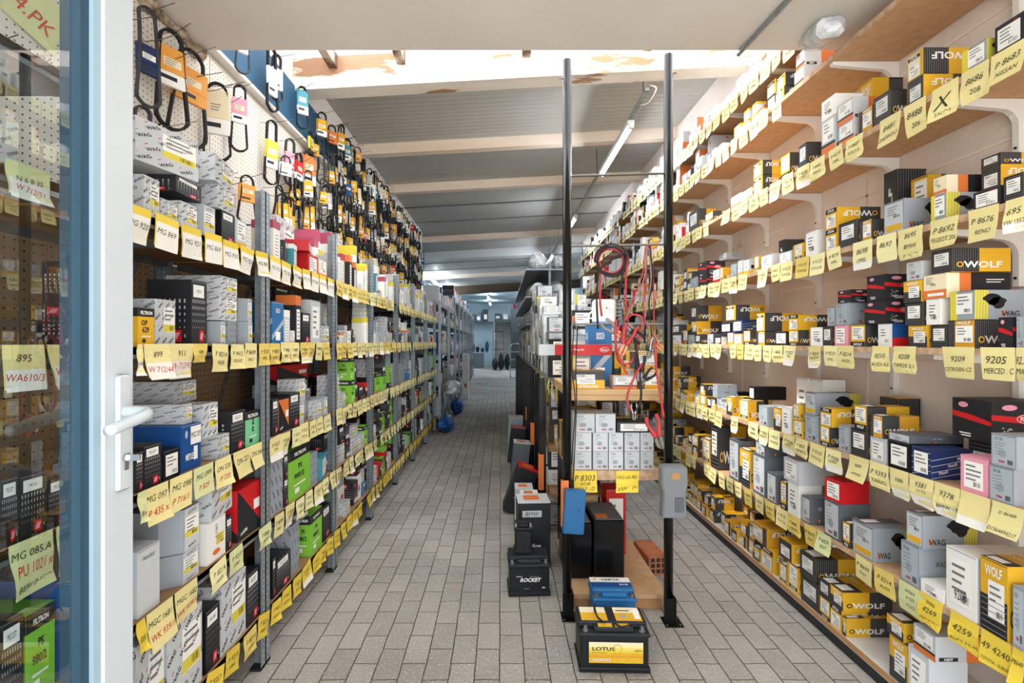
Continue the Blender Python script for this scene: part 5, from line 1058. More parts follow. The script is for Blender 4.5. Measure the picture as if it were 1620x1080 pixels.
for loc, rot, m, lab, tip, sc in [
    (P(988, 545, 2.34), (0, .35, 0), 'cable_red', 'large red battery clamp in centre of cable bundle', 'copper', 1.6), (P(1000, 522, 2.35), (0, 2.4, 0), 'cable_black', 'black battery clamp behind the large red one', 'chrome', 1.2),
    (P(1012, 588, 2.34), (0, .05, 0), 'cable_black', 'black clamp hanging above the wooden board', 'chrome', 1.3), (P(1040, 690, 2.33), (0, -.3, 0), 'cable_red', 'lowest red clamp beside grey tester', 'chrome', 1.7),
    (P(975, 525, 2.36), (0, -.9, 0), 'cable_grey', 'grey-gripped clamp with copper jaws on lower rod', 'copper', 1.3), (P(1030, 555, 2.35), (0, .4, 0), 'lead', 'bare metal clamp beside right pole', 'chrome', 1.1),
    (P(1041, 545, 2.35), (0, -.7, 0), 'copper', 'small copper clamp beside right pole', 'copper', 1.0), (P(908, 508, 2.42), (0, 3.1, 0), 'cable_grey', 'pair of small clamps on lower rod by left pole', 'copper', .8), (P(1003, 655, 2.32), (0, 0, 0), 'lead', 'small clamp resting above the grey cartons', 'chrome', .8),
    (P(1020, 600, 2.35), (0, .8, 0), 'cable_black', 'second black clamp above the wooden board', 'chrome', 1.1)]:
    clamp('hanging_clamp', loc, rot, m, lab, tip, sc)
b = MB(); b.tube([P(979, 475, 2.4), P(980, 490, 2.4), P(982, 514, 2.4)], .012, 'tester', 10)
for i in range(6): b.lathe([(.0135, 0), (.0135, .006)], 'rubber_grey', 10, Matrix.Translation(P(979.5, 479+i*6, 2.4)))
tag(b.build('hanging_cable_grip'), 'ribbed grey grip at the end of the coiled black cable', 'cable grip')

# ---------------------------------------------------------------- centre rack
X0, X1 = .33, .86
e = empty('display_rack', (.6, 2.6, 0)); tag(e, 'long centre rack with black legs and wooden boards', 'rack')
ox, oy = .6, 2.6
def part(name, mb): return mb.build(name, e, loc=(-ox, -oy, 0))
b = MB(); b.bbox(.37, .856, 2.56, 3.4, 1.085, 1.143, 'lumber', .003); b.box(.372, .854, 2.556, 2.56, 1.113, 1.116, 'card'); part('top_board', b)
b = MB(); b.box(.33, .88, 3.4, 9.4, 1.11, 1.14, 'galvdark'); part('long_board', b)
b = MB(); b.bbox(.38, .85, 2.56, 3.4, .66, .712, 'chip_edge', .003); part('middle_board', b)
b = MB(); b.box(.34, .87, 3.4, 9.4, .62, .645, 'plywood'); part('lower_board', b)
b = MB(); b.box(.35, .87, 3.4, 9.4, .30, .325, 'plywood'); part('bottom_board', b)
ys = [3.54, 4.02, 4.47, 4.72, 4.98, 5.24, 5.5, 5.76, 6.02, 6.3, 6.6, 6.9, 7.2, 7.5, 7.8, 8.1, 8.4, 8.7, 9.0, 9.3]
for i, y in enumerate(ys):
    for x in (.30, .87):
        if x > .5 and i % 4: continue
        b = MB(); b.bbox(x-.022, x+.028, y-.025, y+.025, 0, 1.135, 'blackpaint', .003); part('leg', b)
for y in (3.24,):
    b = MB(); b.bbox(.79, .83, y, y+.04, 0, 1.09, 'blackpaint', .003); part('leg', b)
b = MB(); b.bbox(.385, .42, 3.25, 3.29, 0, 1.09, 'blackpaint', .003); part('leg', b)
for y, z0, z1, nm in ((3.50, .42, .93, 'nearest'), (4.43, .55, 1.0, 'middle'), (5.36, .62, 1.02, 'farthest')):
    b = MB(); b.box(.272, .276, y-.005, y+.045, z0-.1, z1-.35, 'orange'); b.box(.276, .31, y-.0065, y-.004, z0-.1, z1-.35, 'orange'); tag(b.build('orange_label_strip'), nm+' of the orange tape strips on black rack legs', 'label strip', 'orange strips on rack legs')
# yellow tags along the rack's upper edge
for i in range(26):
    y = 2.75+.24*i*.95; t = TT[i % 12, ('tag_warm', 'tag', 'tag_pale')[i % 3]]; o = bpy.data.objects.new('price_tag', t); COL.objects.link(o); o.location = (.318, y, 1.135); o.rotation_euler = (0, R.uniform(-.35, .35), -PI/2)
    tag(o, 'fluttering yellow paper tag, '+ordw(i+1)+' from near end, centre rack top edge', 'price tag', 'price tags along the rack edge')
for px, py, tx, lab in ((926, 763, [('P 8303', -.25, .3), ('1EC28', -.55, .14), ('GOLF - D', -.82, .18)], 'bright yellow tag written 830 GOLF-D on front board'), (993, 763, [('VAG-60-981', -.2, .18), ('VW - D', -.8, .22)], 'bright yellow tag written VAG-60-981 VW-D')):
    me = tag_mesh(700+px, .122, .1, 'tag_bright', tx, pen='penblack'); o = bpy.data.objects.new('price_tag', me); COL.objects.link(o); o.location = (x_at(px, 2.55), 2.555, .70); tag(o, lab, 'price tag')
# small grey cartons on the middle board
b_ = [(907, 941), (942, 972), (973, 1004), (1005, 1033)]
def C(des, px0, px1, py, z0, h, d=.16, Y=2.58, flip=False, look=None, yaw=0, row=0):
    xa, xb = x_at(px0, Y), x_at(px1, Y); put(des, (xa+xb)/2, Y+d/2, z0, xb-xa-.002, d, h, 'C', 'front of centre rack', row, flip, yaw, look)
zz = .7125
for r_ in range(4):
    cols = [(907, 936), (938, 962), (963, 986), (988, 1012), (1013, 1034)] if r_ in (0, 1) else [(907, 941), (942, 974)] if r_ == 2 else []
    for j, (a, c) in enumerate(cols):
        put('grey2', (x_at(a, 2.58)+x_at(c, 2.58))/2, 2.66, zz, x_at(c, 2.58)-x_at(a, 2.58)-.002, .16, .0985 if r_ < 2 else .1, 'C', 'middle board of the centre rack', r_)
    zz += .0995
C('blacklabel', 976, 1030, 0, zz-.0995-.0995+.0, .055, .14, 2.58, look='flat black carton with white label on the grey ones')
for (x, y, z, w_, h) in ((.46, 2.95, .7125, .2, .2), (.68, 2.97, .7125, .2, .16), (.53, 3.2, .7125, .18, .25), (.7, 3.2, .7125, .17, .2)): put('wolf2' if h > .18 else 'grey1', x, y, z, w_, .16, h, 'C', 'middle board of the centre rack, behind', 0)
# cartons on the top board
zt = 1.1435
C('wolf1', 905, 957, 0, zt, .1, .1, 2.585, True, 'upside-down yellow and black carton on the wooden board'); 
put('wag1', .44, 2.75, zt, .12, .13, .18, 'C', 'top board of the centre rack', 0); put('bosch', .565, 2.80, zt, .13, .12, .36, 'C', 'top board of the centre rack', 0, look='tall blue carton behind the cables')
C('neff', 970, 1008, 0, zt, .07, .1, 2.585, False, 'small white, black and orange carton under clamps'); C('wolf2', 1011, 1044, 0, zt, .11, .15, 2.60); C('wolf0', 986, 1009, 0, zt, .11, .1, 2.70)
put('wolf2', x_at(1018, 2.62), 2.69, zt+.111, .15, .14, .09, 'C', 'top board of the centre rack', 1); put('wolf1', .72, 2.83, zt, .13, .1, .2, 'C', 'top board of the centre rack', 1)
put('palep', .47, 2.98, zt, .18, .12, .3, 'C', 'top board of the centre rack, behind', 0); put('grey1', .7, 3.05, zt, .16, .12, .26, 'C', 'top board of the centre rack, behind', 0)
put('wag0', .45, 2.75, zt+.181, .0, .0, .0, 'C', 'x', 0) if False else None
# the long red kit box
e2 = empty('repair_kit_box', (.41, 2.64, 1.3255)); tag(e2, 'long red and grey kit box reaching past the left pole', 'box')
b = MB(); b.bbox(-.205, .19, -.035, .035, 0, .058, 'red', .001); b.box(-.206, -.12, -.0362, .0362, -.0005, .0588, 'palegrey'); vs, fs, asp = text2d('Water Pump Kit', .02)
b.add([(-.06+x*.014, -.0358, .022+y*.014) for x, y in vs], fs, 'white'); b.add([(.15+.026*math.cos(2*PI*i/18), -.0358, .03+.013*math.sin(2*PI*i/18)) for i in range(18)], [tuple(range(18))], 'white')
b.add([(.15+.023*math.cos(2*PI*i/18), -.0364, .03+.011*math.sin(2*PI*i/18)) for i in range(18)], [tuple(range(18))], 'red'); vs, fs, asp = text2d('Gates', .02); b.add([(.131+x*.011, -.037, .0245+y*.011) for x, y in vs], fs, 'white'); b.build('carton', e2)
# white plastic container
b = MB(); b.bbox(-.065, .065, -.03, .03, 0, .14, 'whiteplastic', .012); b.lathe([(.004, 0), (.004, .003)], 'ink', 8, Matrix.Translation((.01, -.03, .09)) @ Matrix.Rotation(PI/2, 4, 'X')); b.tube(spline([(-.065, 0, .03), (-.085, 0, .035), (-.08, 0, .06), (-.066, 0, .07)], 3), .005, 'whiteplastic', 6)
tag(b.build('white_plastic_box', loc=(.6, 2.815, 1.505)), 'white square plastic container on top of blue carton', 'container')
# farther stock on the rack
r_ = random.Random(11)
CS = []
for zb, zt_, y0, mix in ((1.1405, 1.95, 3.45, ['white', 'palep', 'grey2', 'grey1', 'wag1', 'tall1', 'palep', 'blackp', 'white']), (.6455, 1.08, 3.6, ['wolf0', 'wolf2', 'grey1', 'grey0', 'neff', 'wolf4']), (.3255, .6, 3.6, ['kraftp', 'grey1', 'white', 'blackp']), (.001, .28, 3.65, ['blackp', 'kraftp', 'grey1'])):
    for x, wx in ((.43, .17), (.63, .18), (.79, .12)):
        y = y0
        while y < 9.2:
            dd = r_.uniform(.1, .2); z = zb
            lim = zb+ (min(.25+.35*(y-3.4), .8) if zb > 1 else .4)*r_.uniform(.75, 1.1)
            if zb > 1 and y+dd > 5.75: lim = min(lim, 1.55)
            while z < min(lim, zt_-.1, 1.47 if zb > 1 and y+dd > 5.75 else 9):
                hh = r_.uniform(.07, .15) if zb > 1 else r_.uniform(.1, .17); hh = min(hh, zt_-z)
                put(r_.choice(mix), x+r_.uniform(-.01, .01), y+dd/2, z+.0005, wx*r_.uniform(.8, .98), dd-.004, hh-.001, 'C', 'far part of the centre rack', min(int((z-zb)/.12), 3), r_.random() < .2); z += hh
            y += dd+r_.uniform(.0, .05)
# platform with black boxes
b = MB(); b.box(.36, .86, 2.50, 3.2, .062, .085, 'chip'); b.box(.38, .84, 2.52, 2.6, 0, .061, 'card'); b.box(.38, .84, 3.1, 3.18, 0, .061, 'card'); o = b.build('wooden_pallet_board'); tag(o, 'low wooden board on the floor under the black boxes', 'board')
b = MB(); b.bbox(-.06, .06, -.12, .12, 0, .11, 'redbrick', .003)
for i in range(3):
    for j in range(3): b.box(-.045+.033*i, -.022+.033*i, -.1206, -.118, .012+.033*j, .035+.033*j, 'ink')
tag(b.build('clay_brick', loc=(.93, 3.0, 0), rot=(0, 0, .1)), 'red hollow clay brick beside the wooden floor board', 'brick')
for x, w_, h, y, lab in ((.43, .15, .31, 2.66, 'left of the two large glossy black boxes'), (.592, .165, .335, 2.63, 'right of the two large glossy black boxes')):
    b = MB(); b.bbox(-w_/2, w_/2, 0, .3, 0, h, 'blackpaint', .006); b.box(-w_/2+.01, w_/2-.01, .01, .29, h, h+.003, 'darkgrey'); b.box(-w_/2+.02, 0, .03, .09, h+.003, h+.005, 'orange')
    tag(b.build('black_battery_carton', loc=(x, y, .0855)), lab, 'box', 'black battery boxes')
put('kraftp', .5, 3.05, .0855, .2, .14, .36, 'C', 'floor board of the centre rack', 0); put('redp', .71, 3.04, .0855, .12, .14, .4, 'C', 'floor board of the centre rack', 0); None

# ---------------------------------------------------------------- batteries
def battery(name, loc, rz, W, D, H, body, top, lab, face):
    e = empty(name, loc, rz); tag(e, lab, 'battery')
    b = MB(); b.bbox(-W/2+.006, W/2-.006, -D/2+.006, D/2-.006, .0, H*.78, body, .006); b.bbox(-W/2, W/2, -D/2-.002, D/2, 0, .022, body, .004)
    for i in range(9): b.box(-W*.3+i*W*.07, -W*.27+i*W*.07, -D/2-.004, -D/2, .004, .018, body)
    b.build('case', e)
    b = MB(); b.bbox(-W/2, W/2, -D/2, D/2, H*.78+.0005, H*.87, top, .004); b.bbox(-W/2+.004, W/2-.004, -D/2+.045, D/2-.004, H*.87, H, top, .005); b.bbox(-W*.28, W*.28, -D/2+.012, -D/2+.05, H*.87, H*.97, top, .004); b.build('lid', e)
    for s_ in (-1, 1):
        b = MB(); b.lathe([(.014, 0), (.014, .003), (.0095, .004), (.0085, .02), (.0, .0205)], 'lead', 14, Matrix.Translation((s_*W*.4, -D/2+.025, H*.87))); b.build('terminal', e, smooth=False)
    face(e); return e
def btext(mb, s_, x, y, z, h, m, bold=.02, shear=0, wide=1.2, left=True):
    vs, fs, asp = text2d(s_, bold, shear); mb.add([(x+vx*h*wide, y, z+vz*h) for vx, vz in vs], fs, m)
def lotus(e):
    W, D, H = .3, .175, .19
    b = MB(); y = -D/2+.004; x0, x1, z0, z1 = -W*.36, W*.40, .04, .128
    n = 8
    for i in range(n):
        t0, t1 = i/n, (i+1)/n; m = ['yellow', 'yellow', 'deepyellow', 'yellow', 'lemon', 'tag_warm', 'tag', 'cream'][i]; b.quad((x0, y, z0+(z1-z0)*t0), (x1, y, z0+(z1-z0)*t0), (x1, y, z0+(z1-z0)*t1), (x0, y, z0+(z1-z0)*t1), m)
    y -= .0006; btext(b, 'LOTUS', x0+.014, y, .092, .016, 'ink', .03, 0, 1.5); btext(b, 'BATTERY', x0+.014, y, .082, .0045, 'ink', .0, 0, 2.4); btext(b, 'ACCU', x1-.036, y, .09, .008, 'ink', .03, .1, 1.0); btext(b, '12V 74Ah', x1-.05, y, .076, .006, 'orange', 0, 0, 1)
    for i in range(14):
        a = 2*PI*i/14; c0, s0 = math.cos(a), math.sin(a); b.box(-.001, .001, 0, .0004, .019, .022, 'deepyellow', Matrix.Translation((.012, y, .1)) @ Matrix.Rotation(a, 4, 'Y'))
    ring = [(.012+.018*math.cos(2*PI*i/24), y, .1+.018*math.sin(2*PI*i/24)) for i in range(24)]; b.tube(ring, .0012, 'deepyellow', 4, True)
    for i in range(4): b.box(x0+.016+.02*i, x0+.03+.02*i, y-.0003, y, .05, .058, 'white'); b.box(x0+.02+.02*i, x0+.026+.02*i, y-.0006, y, .052, .056, 'blue')
    for cx_, rr in ((.05, .02), (.09, .013), (.03, .01)):
        b.tube([(cx_+rr*math.cos(2*PI*i/18), y+.0004, .052+rr*.55*math.sin(2*PI*i/18)) for i in range(18)], .001, 'lemon', 4, True)
    b.build('front_label', e)
    for s_ in (-1, 1):
        b = MB(); u0, u1 = sorted((s_*W*.06, s_*W*.44)); z = H+.0006; b.quad((u0, -D/2+.055, z), (u1, -D/2+.055, z), (u1, D/2-.015, z), (u0, D/2-.015, z), 'cream'); b.quad((u0, -D/2+.055, z+.0004), (u1, -D/2+.055, z+.0004), (u1, D/2-.06, z+.0004), (u0, D/2-.06, z+.0004), 'yellow')
        c_ = s_*W*.12; b.quad((c_-.03, -D/2+.018, H*.97+.0006), (c_+.03, -D/2+.018, H*.97+.0006), (c_+.03, -D/2+.046, H*.97+.0006), (c_-.03, -D/2+.046, H*.97+.0006), 'yellow')
        if s_ > 0: b.box(u1-.03, u1-.005, -D/2+.07, D/2-.03, z, z+.0009, 'paper'); b.box(u0+.02, u0+.05, -D/2+.08, -D/2+.1, z, z+.001, 'grey'); b.box(u0+.01, u0+.07, D/2-.045, D/2-.04, z, z+.001, 'ink')
        b.build('top_label', e)
    b = MB(); b.tube(spline([(-W*.22, .03, H+.004), (-W*.24, .0, H+.045), (-W*.21, -.03, H+.015), (-W*.12, -.06, H+.006)], 5), .004, 'cable_black', 7); b.build('carry_handle', e, smooth=True)
    b = MB(); b.tube(spline([(W*.02, -.055, H+.004), (W*.1, -.075, H-.0), (W*.22, -.07, H+.004)], 5), .004, 'cable_black', 7); b.build('carry_handle', e, smooth=True)
battery('car_battery', (.482, 2.115, 0), -.03, .3, .175, .19, 'blackplastic', 'lid', 'black car battery with yellow front label reading LOTUS', lotus)
def rocket(e):
    b = MB(); y = -.0875+.0042; btext(b, 'ROCKET', -.052, y, .078, .022, 'white', .03, .3, 1.0); btext(b, 'AGM TECHNOLOGY', -.0, y, .106, .004, 'palegrey', 0, 0, 1); btext(b, 'www.rocket', -.03, y, .04, .004, 'palegrey', 0, 0, 1); b.box(.07, .086, y-.0003, y, .042, .05, 'dot'); b.box(-.072, -.04, y-.0003, y, .106, .11, 'dot'); b.build('front_label', e)
battery('car_battery', (.152, 2.725, 0), .04, .232, .175, .2, 'blackplastic', 'lid', 'black car battery marked ROCKET on the floor', rocket)
def varta(e):
    b = MB(); b.quad((-.1, -.02, .1906), (.1, -.02, .1906), (.1, .08, .1906), (-.1, .08, .1906), 'paper'); b.quad((-.1, -.02, .191), (.1, -.02, .191), (.1, .03, .191), (-.1, .03, .191), 'blue'); vs, fs, a = text2d('VARTA', .03); b.add([(-.045+x*.022, .045+y_*.02, .1915) for x, y_ in vs], fs, 'navy'); b.add([(-.085, .065, .1915), (-.065, .065, .1915), (-.075, .045, .1915)], [(0, 2, 1)], 'yellow')
    vs, fs, a = text2d('BLUE', .03); b.add([(.04+x*.014, 0+y_*.014, .1915) for x, y_ in vs], fs, 'white'); b.build('top_label', e)
battery('car_battery', (x_at(968, 2.38), 2.385, 0), -.02, .21, .17, .19, 'bluetin', 'bluetin', 'blue and white car battery marked VARTA behind the front one', varta)
def moto(e): pass
battery('motorcycle_battery', (.125, 2.76, .2005), .03, .105, .085, .165, 'blackplastic', 'blackplastic', 'small tall black battery standing on the ROCKET battery', moto)
# boxed batteries along the rack's left foot
def bbox_thing(name, loc, rot, w_, d_, h, body, top, lab, txt=None, tcol='white', kids=None):
    e = empty(name, loc); e.rotation_euler = rot; tag(e, lab, 'box', 'boxed batteries along the rack')
    b = MB(); b.bbox(-w_/2, w_/2, -d_/2, d_/2, 0, h, body, .003)
    if txt: vs, fs, a = text2d(txt, .02, .1); hh = min(.03, w_*.8/a); b.add([(x*hh-a*hh/2, -d_/2-.0008, h*.3+y_*hh) for x, y_ in vs], fs, tcol)
    b.build('carton_body', e); b = MB(); b.box(-w_/2-.001, w_/2+.001, -d_/2-.001, d_/2+.001, h, h+.004, top); b.quad((-w_*.3, -d_*.2, h+.0046), (w_*.2, -d_*.2, h+.0046), (w_*.2, d_*.3, h+.0046), (-w_*.3, d_*.3, h+.0046), 'orange'); b.build('carton_top', e)
bbox_thing('battery_box', (.2, 3.06, 0), (0, 0, .05), .2, .18, .4, 'ink', 'palegrey', 'black battery carton with handwritten BMW tape behind ROCKET', 'yellow')
b = MB(); b.box(-.07, .05, -.001, 0, -.02, .02, 'palegrey'); vs, fs, a = text2d('BMW', 0, .2); b.add([(-.05+x*.024, -.0016, -.012+y*.024) for x, y in vs], fs, 'penblack'); tag(b.build('tape_label', loc=(.2, 2.968, .335), rot=(0, 0, .05)), 'strip of tape written BMW on black battery carton', 'tape')
bbox_thing('battery_box', (.165, 3.55, 0), (0, 0, 0), .13, .15, .33, 'palegrey', 'palegrey', 'grey battery carton with orange top sticker')
bbox_thing('battery_box', (.09, 4.0, .0), (0, .36, 0), .17, .2, .38, 'ink', 'red', 'black and red battery carton leaning against the rack', 'may')
bbox_thing('battery_box', (.16, 4.7, .0), (0, .1, 0), .16, .18, .42, 'darkgrey', 'palegrey', 'dark grey battery carton farther along the rack')
bbox_thing('battery_box', (.16, 5.62, .0), (0, .12, 0), .18, .18, .4, 'ink', 'magenta', 'black battery carton with crimson lid farther along the rack')
bbox_thing('battery_box', (.16, 6.1, .0), (0, .05, 0), .18, .2, .45, 'grey', 'palegrey', 'farthest grey battery carton along the rack')
bbox_thing('battery_box', (.19, 3.3, .0), (0, 0, 0), .12, .12, .36, 'palegrey', 'white', 'slim pale battery carton between the black and grey ones')
# metal filter can on the second left bay
e = empty('metal_filter_can', (-1.11, CAN_AT[0], CAN_AT[1]+.001)); tag(e, 'silver cylindrical filter can on middle board of second left bay', 'filter can')
b = MB(); b.lathe([(.042, 0), (.044, .01), (.044, .16), (.04, .168)], 'galv', 24); 
for z in (.03, .11, .14): b.lathe([(.0452, 0), (.0452, .004)], 'galvdark', 24, Matrix.Translation((0, 0, z)))
b.build('can', e, smooth=False); b = MB(); b.lathe([(.022, .168), (.022, .19), (.02, .192)], 'whiteplastic', 18); b.build('cap', e)
# plastic canister between slab and shelf
e = empty('plastic_canister', (1.42, 2.06, 2.752)); e.rotation_euler = (-1.25, .0, -.25); tag(e, 'crumpled translucent plastic canister wedged under the slab', 'canister')
b = MB(); b.bbox(-.055, .055, -.04, .04, 0, .24, 'bag', .02); b.build('canister_body', e); b = MB(); b.lathe([(.05, .24), (.03, .27), (.018, .285), (.018, .3), (.022, .3), (.022, .325)], 'whiteplastic', 16); b.build('cap', e)
# fluorescent lights
def light(x, y0, y1, z, lab, n=1, a_hang=0):
    e = empty('fluorescent_light', (x, (y0+y1)/2, z)); tag(e, lab, 'light', 'fluorescent tube lights'); L_ = (y1-y0)/2
    b = MB(); b.bbox(-.03, .03, -L_, L_, .0, .045, 'tubebody', .004); b.build('housing', e)
    for k in range(n):
        xx = (k-(n-1)/2)*.05; b = MB(); b.tube([(xx, -L_+.03, -.018), (xx, L_-.03, -.018)], .013, 'tube', 12); b.build('tube', e, smooth=True)
    if a_hang:
        for s_ in (-1, 1): b = MB(); b.tube([(0, s_*L_*.7, .045), (0, s_*L_*.7, a_hang)], .004, 'wire', 5); b.build('suspension_wire', e)
    for s_ in (-1, 1): b = MB(); b.box(-.02, .02, s_*L_-.02, s_*L_+.02, -.03, .01, 'whiteplastic'); b.build('lamp_holder', e)
b = MB(); b.box(1.08, 1.11, 3.6, 17.9, 3.28, 3.3, 'galv')
for y in (3.7, 5.5, 7.6, 9.2, 11, 13, 15, 17): b.tube([(1.095, y, 3.3), (1.095, y+.02, zc(1.1)+.05)], .004, 'wire', 5)
tag(b.build('hanging_cable_tray'), 'thin metal rail carrying the ceiling lights down the hall', 'rail')
for i, (a, c) in enumerate([(4.05, 5.25), (7.05, 8.25), (10.1, 11.3), (11.5, 12.7), (14.6, 15.8)]): light(1.095, a, c, 3.225, ordw(i+1)+' ceiling tube light from the near end', 1)
for i, (x, a) in enumerate([(1.3, 19), (1.3, 21), (1.3, 23.5), (-2.0, 14), (-2.0, 17), (-.6, 22), (-.6, 25.5)]): light(x, a, a+1.2, 3.45 if a > 18 else 3.2, ordw(i+1)+' light in the far bluish hall', 2, (3.62-3.45) if a > 18 else zc(x)+.05-3.2)
b = MB(); b.tube(spline([(1.12, 3.62, 3.33), (1.13, 3.5, 3.24), (1.11, 3.62, 3.2), (1.1, 3.8, 3.27)], 5), .005, 'whiteplastic', 6); tag(b.build('hanging_white_flex'), 'white electric flex curling at the near end of the light rail', 'cable')

# ---------------------------------------------------------------- far part of the hall
r_ = random.Random(5)
for i in range(9):
    y0 = 7.9+1.3*i if i else 7.65; y1 = y0+1.25; xf = -.98-.02*i; hgt = 2.05 if i < 2 else 2.35
    e = empty('shelving_unit', (xf-.22, (y0+y1)/2, 0)); tag(e, 'farther grey shelving, '+ordw(i+1)+' unit beyond the tagged bays', 'shelving', 'far shelving on the left')
    for x in (0.22, -.22):
        for y in (-.62, .62):
            b = MB(); b.box(x-.02, x+.02, y-.02, y+.02, 0, hgt, 'galv'); b.build('post', e)
    for z in (.2, .7, 1.2, 1.7, hgt-.05):
        b = MB(); b.box(-.22, .22, -.6, .6, z-.03, z, 'galvdark'); b.build('shelf_board', e)
        y = -.58
        while y < .5:
            w_ = r_.uniform(.1, .24); h = r_.uniform(.12, .38 if z != 1.7 or hgt > 2.1 else .22)
            des = r_.choice(['white', 'palep', 'clean1', 'bosch', 'meyle', 'filter1', 'grey2', 'tall2', 'filt0', 'redp', 'blackp', 'kraft', 'neff'])
            put(des, xf-.15, (y0+y1)/2+y+w_/2, z+.001, w_*.95, .25, h, 'L', 'far shelving beyond the tagged bays', r_.randrange(3)); y += w_+.01
def lump(name, loc, sx, sy, sz, m, lab, cat, seed, n=10, grp=None):
    r = random.Random(seed); b = MB(); vs = []; fs = []; N_ = 14; K = 9
    for j in range(K+1):
        t = PI*j/K
        for i in range(N_):
            a = 2*PI*i/N_; q = 1+.22*r.uniform(-1, 1)*math.sin(t); vs.append((sx*q*math.sin(t)*math.cos(a), sy*q*math.sin(t)*math.sin(a), max(0, sz-sz*math.cos(t)*(1+.08*r.uniform(-1, 1)))))
    for j in range(K):
        for i in range(N_): fs.append((j*N_+i, j*N_+(i+1) % N_, (j+1)*N_+(i+1) % N_, (j+1)*N_+i))
    b.add(vs, fs, m); return tag(b.build(name, loc=loc), lab, cat, grp)
lump('film_wrapped_bundle', (-.79, 7.75, .52), .14, .3, .13, 'bag', 'clear plastic-wrapped bundle sticking out of far left shelf', 'bundle', 1)
lump('blue_plastic_bag', (-.86, 7.5, .0), .13, .3, .13, 'bluefilm', 'blue and clear plastic bag on the floor by the left shelving', 'bag', 2)
lump('blue_plastic_bag', (-.85, 9.3, .0), .12, .25, .16, 'bluefilm', 'farther blue plastic bag on the floor by the left shelving', 'bag', 3)
b = MB(); b.bbox(-.08, .08, -.12, .12, 0, 1.1, 'whiteboard', .004); b.box(-.02, .03, -.122, -.12, .3, .4, 'red'); tag(b.build('white_panel_box', loc=(-.86, 11.6, 0)), 'tall narrow white box standing at far left shelving', 'box')
q_ = 0
for z in (1.6205, 1.9505, 2.2805):
    y = 5.95
    while y < 10.4:
        for x in (.45, .7):
            q_ += 1; sz = r_.uniform(.06, .13); lump('wrapped_part', (x, y, z), r_.uniform(.08, .11), r_.uniform(.08, .12), sz, r_.choice(['bag', 'foil', 'bag', 'palegrey']), 'whitish wrapped part, '+ordw(q_)+' on upper shelves over far centre rack', 'wrapped part', 50+q_, grp='wrapped parts above the far rack')
        y += .3
b = MB()
for y in (5.82, 7.4, 8.9, 10.4): b.box(.575, .6, y, y+.03, 1.14, 2.3, 'galvdark'); 
for z in (1.62, 1.95, 2.28): b.box(.3, .86, 5.8, 10.6, z-.02, z, 'galvdark')
tag(b.build('upper_rack_shelf'), 'grey metal upper shelves over far part of centre rack', 'shelf')
for k, (x, y, z, des) in enumerate([(1.6, 8.6, 3.36, 'redp'), (1.62, 8.2, 3.36, 'whitered')]): pass
# end wall contents
b = MB(); b.bbox(-.28, .28, -.25, .25, 0, 3.1, 'tester_dark', .01); o = b.build('dark_cabinet', loc=(.78, 25, 0)); tag(o, 'tall dark cabinet beside far doorway', 'cabinet'); d = MB(); d.box(-.27, -.005, -.256, -.25, .05, 3.05, 'tester_dark'); d.build('cabinet_door', o); d = MB(); d.box(.005, .27, -.256, -.25, .05, 3.05, 'tester_dark'); d.build('cabinet_door', o)
e = empty('hand_truck', (.55, 18.5, 0)); tag(e, 'tubular silver hand truck standing at far end of centre rack', 'hand truck')
b = MB(); b.tube(spline([(-.2, 0, .02), (-.2, 0, 1.0), (-.15, 0, 1.28), (0, 0, 1.32), (.15, 0, 1.28), (.2, 0, 1.0), (.2, 0, .02)], 4), .018, 'chrome', 8); b.build('frame', e, smooth=True)
for z in (.3, .7, 1.0): b = MB(); b.tube([(-.2, 0, z), (.2, 0, z)], .013, 'chrome', 8); b.build('crossbar', e)
b = MB(); b.box(-.22, .22, -.2, .02, .005, .015, 'chrome'); b.build('toe_plate', e)
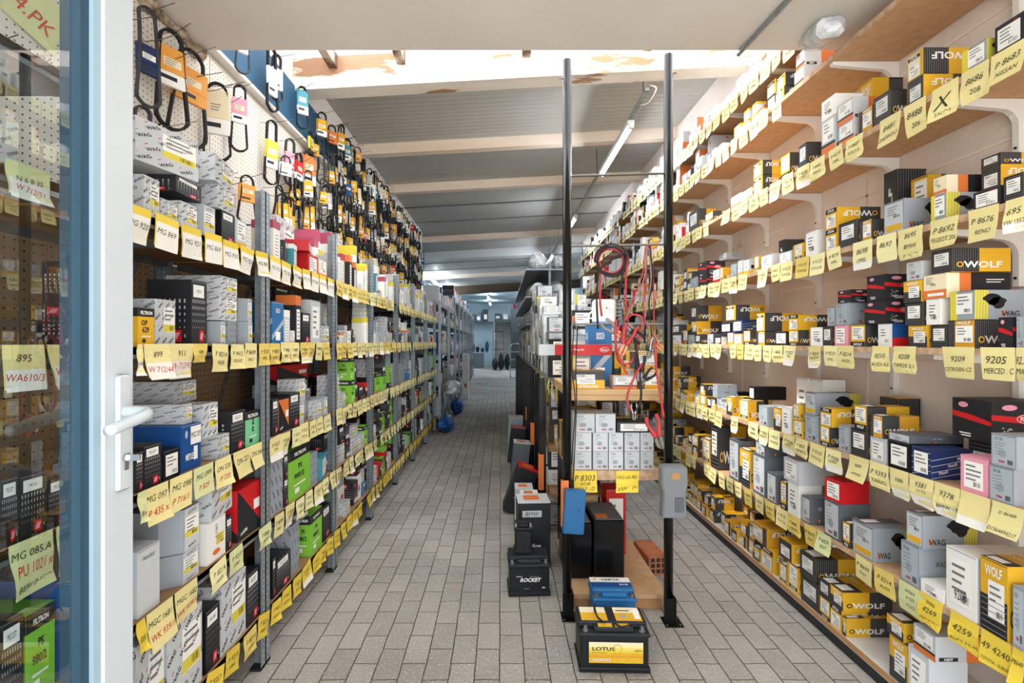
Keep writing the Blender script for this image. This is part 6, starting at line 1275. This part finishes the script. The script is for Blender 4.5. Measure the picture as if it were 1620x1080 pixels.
b = MB(); b.box(-2.4, -.45, 27.4, 27.95, 2.5, 2.53, 'galvdark'); b.box(-.4, 2.4, 27.4, 27.95, 2.62, 2.65, 'galvdark'); tag(b.build('end_wall_shelf'), 'high shelf across the far end wall', 'shelf')
b = MB(); b.box(-2.4, -.9, 25, 25.04, 0, .8, 'galvdark'); b.box(-2.4, -.9, 25, 26, .78, .82, 'endwall'); tag(b.build('work_bench'), 'low pale bench against the far left corner', 'bench')
for i, (x, z, m, w_, h) in enumerate([(-.2, 2.651, 'tester_dark', .35, .35), (.25, 2.651, 'palegrey', .3, .3), (.75, 2.651, 'red', .14, .9), (1.2, 2.651, 'lemon', .2, .35), (1.45, 2.651, 'white', .2, .4), (1.7, 2.651, 'lemon', .2, .4), (1.95, 2.651, 'pink', .2, .35), (-.9, 2.531, 'ink', .3, .7), (-1.3, 2.531, 'galvdark', .3, .5), (-1.7, 2.531, 'tester', .35, .45), (-2.1, 2.531, 'ink', .3, .3)]):
    b = MB(); b.bbox(-w_/2, w_/2, -.15, .15, 0, h, m, .02); b.box(-w_*.3, w_*.3, -.153, -.15, h*.2, h*.6, 'paper'); tag(b.build('stored_carton', loc=(x, 27.65, z)), ordw(i+1)+' box along the far end wall shelf', 'box', 'boxes on the far wall shelf')
for i in range(7):
    x = -2.25+i*.25; lump('machine_part', (x, 25.5, .821), .1, .2, r_.uniform(.1, .35), r_.choice(['tester_dark', 'galvdark', 'blackplastic', 'bluepaint']), ordw(i+1)+' dark machine part on the far bench', 'machine part', 200+i, grp='machine parts on the far bench')
for i, (x, z) in enumerate([(-.3, 0), (-.0, 0), (.3, 0)]):
    lump('machine_part', (x, 23.4+.1*i, z), .14, .2, r_.uniform(.25, .5), 'blackplastic', ordw(i+1)+' dark machine standing on floor before the far doorway', 'machine part', 230+i, grp='machines near the far doorway')
b = MB(); b.box(-.42, -.40, 24.3, 24.32, 0, 1.9, 'blackpaint'); b.box(.1, .12, 24.3, 24.32, 0, 1.9, 'blackpaint')
for z in (.5, 1.0, 1.45, 1.88): b.box(-.42, .12, 24.0, 24.5, z, z+.02, 'blackpaint')
tag(b.build('tool_stand'), 'thin black metal stand in front of far doorway', 'stand')
build_tags(); build_cartons()
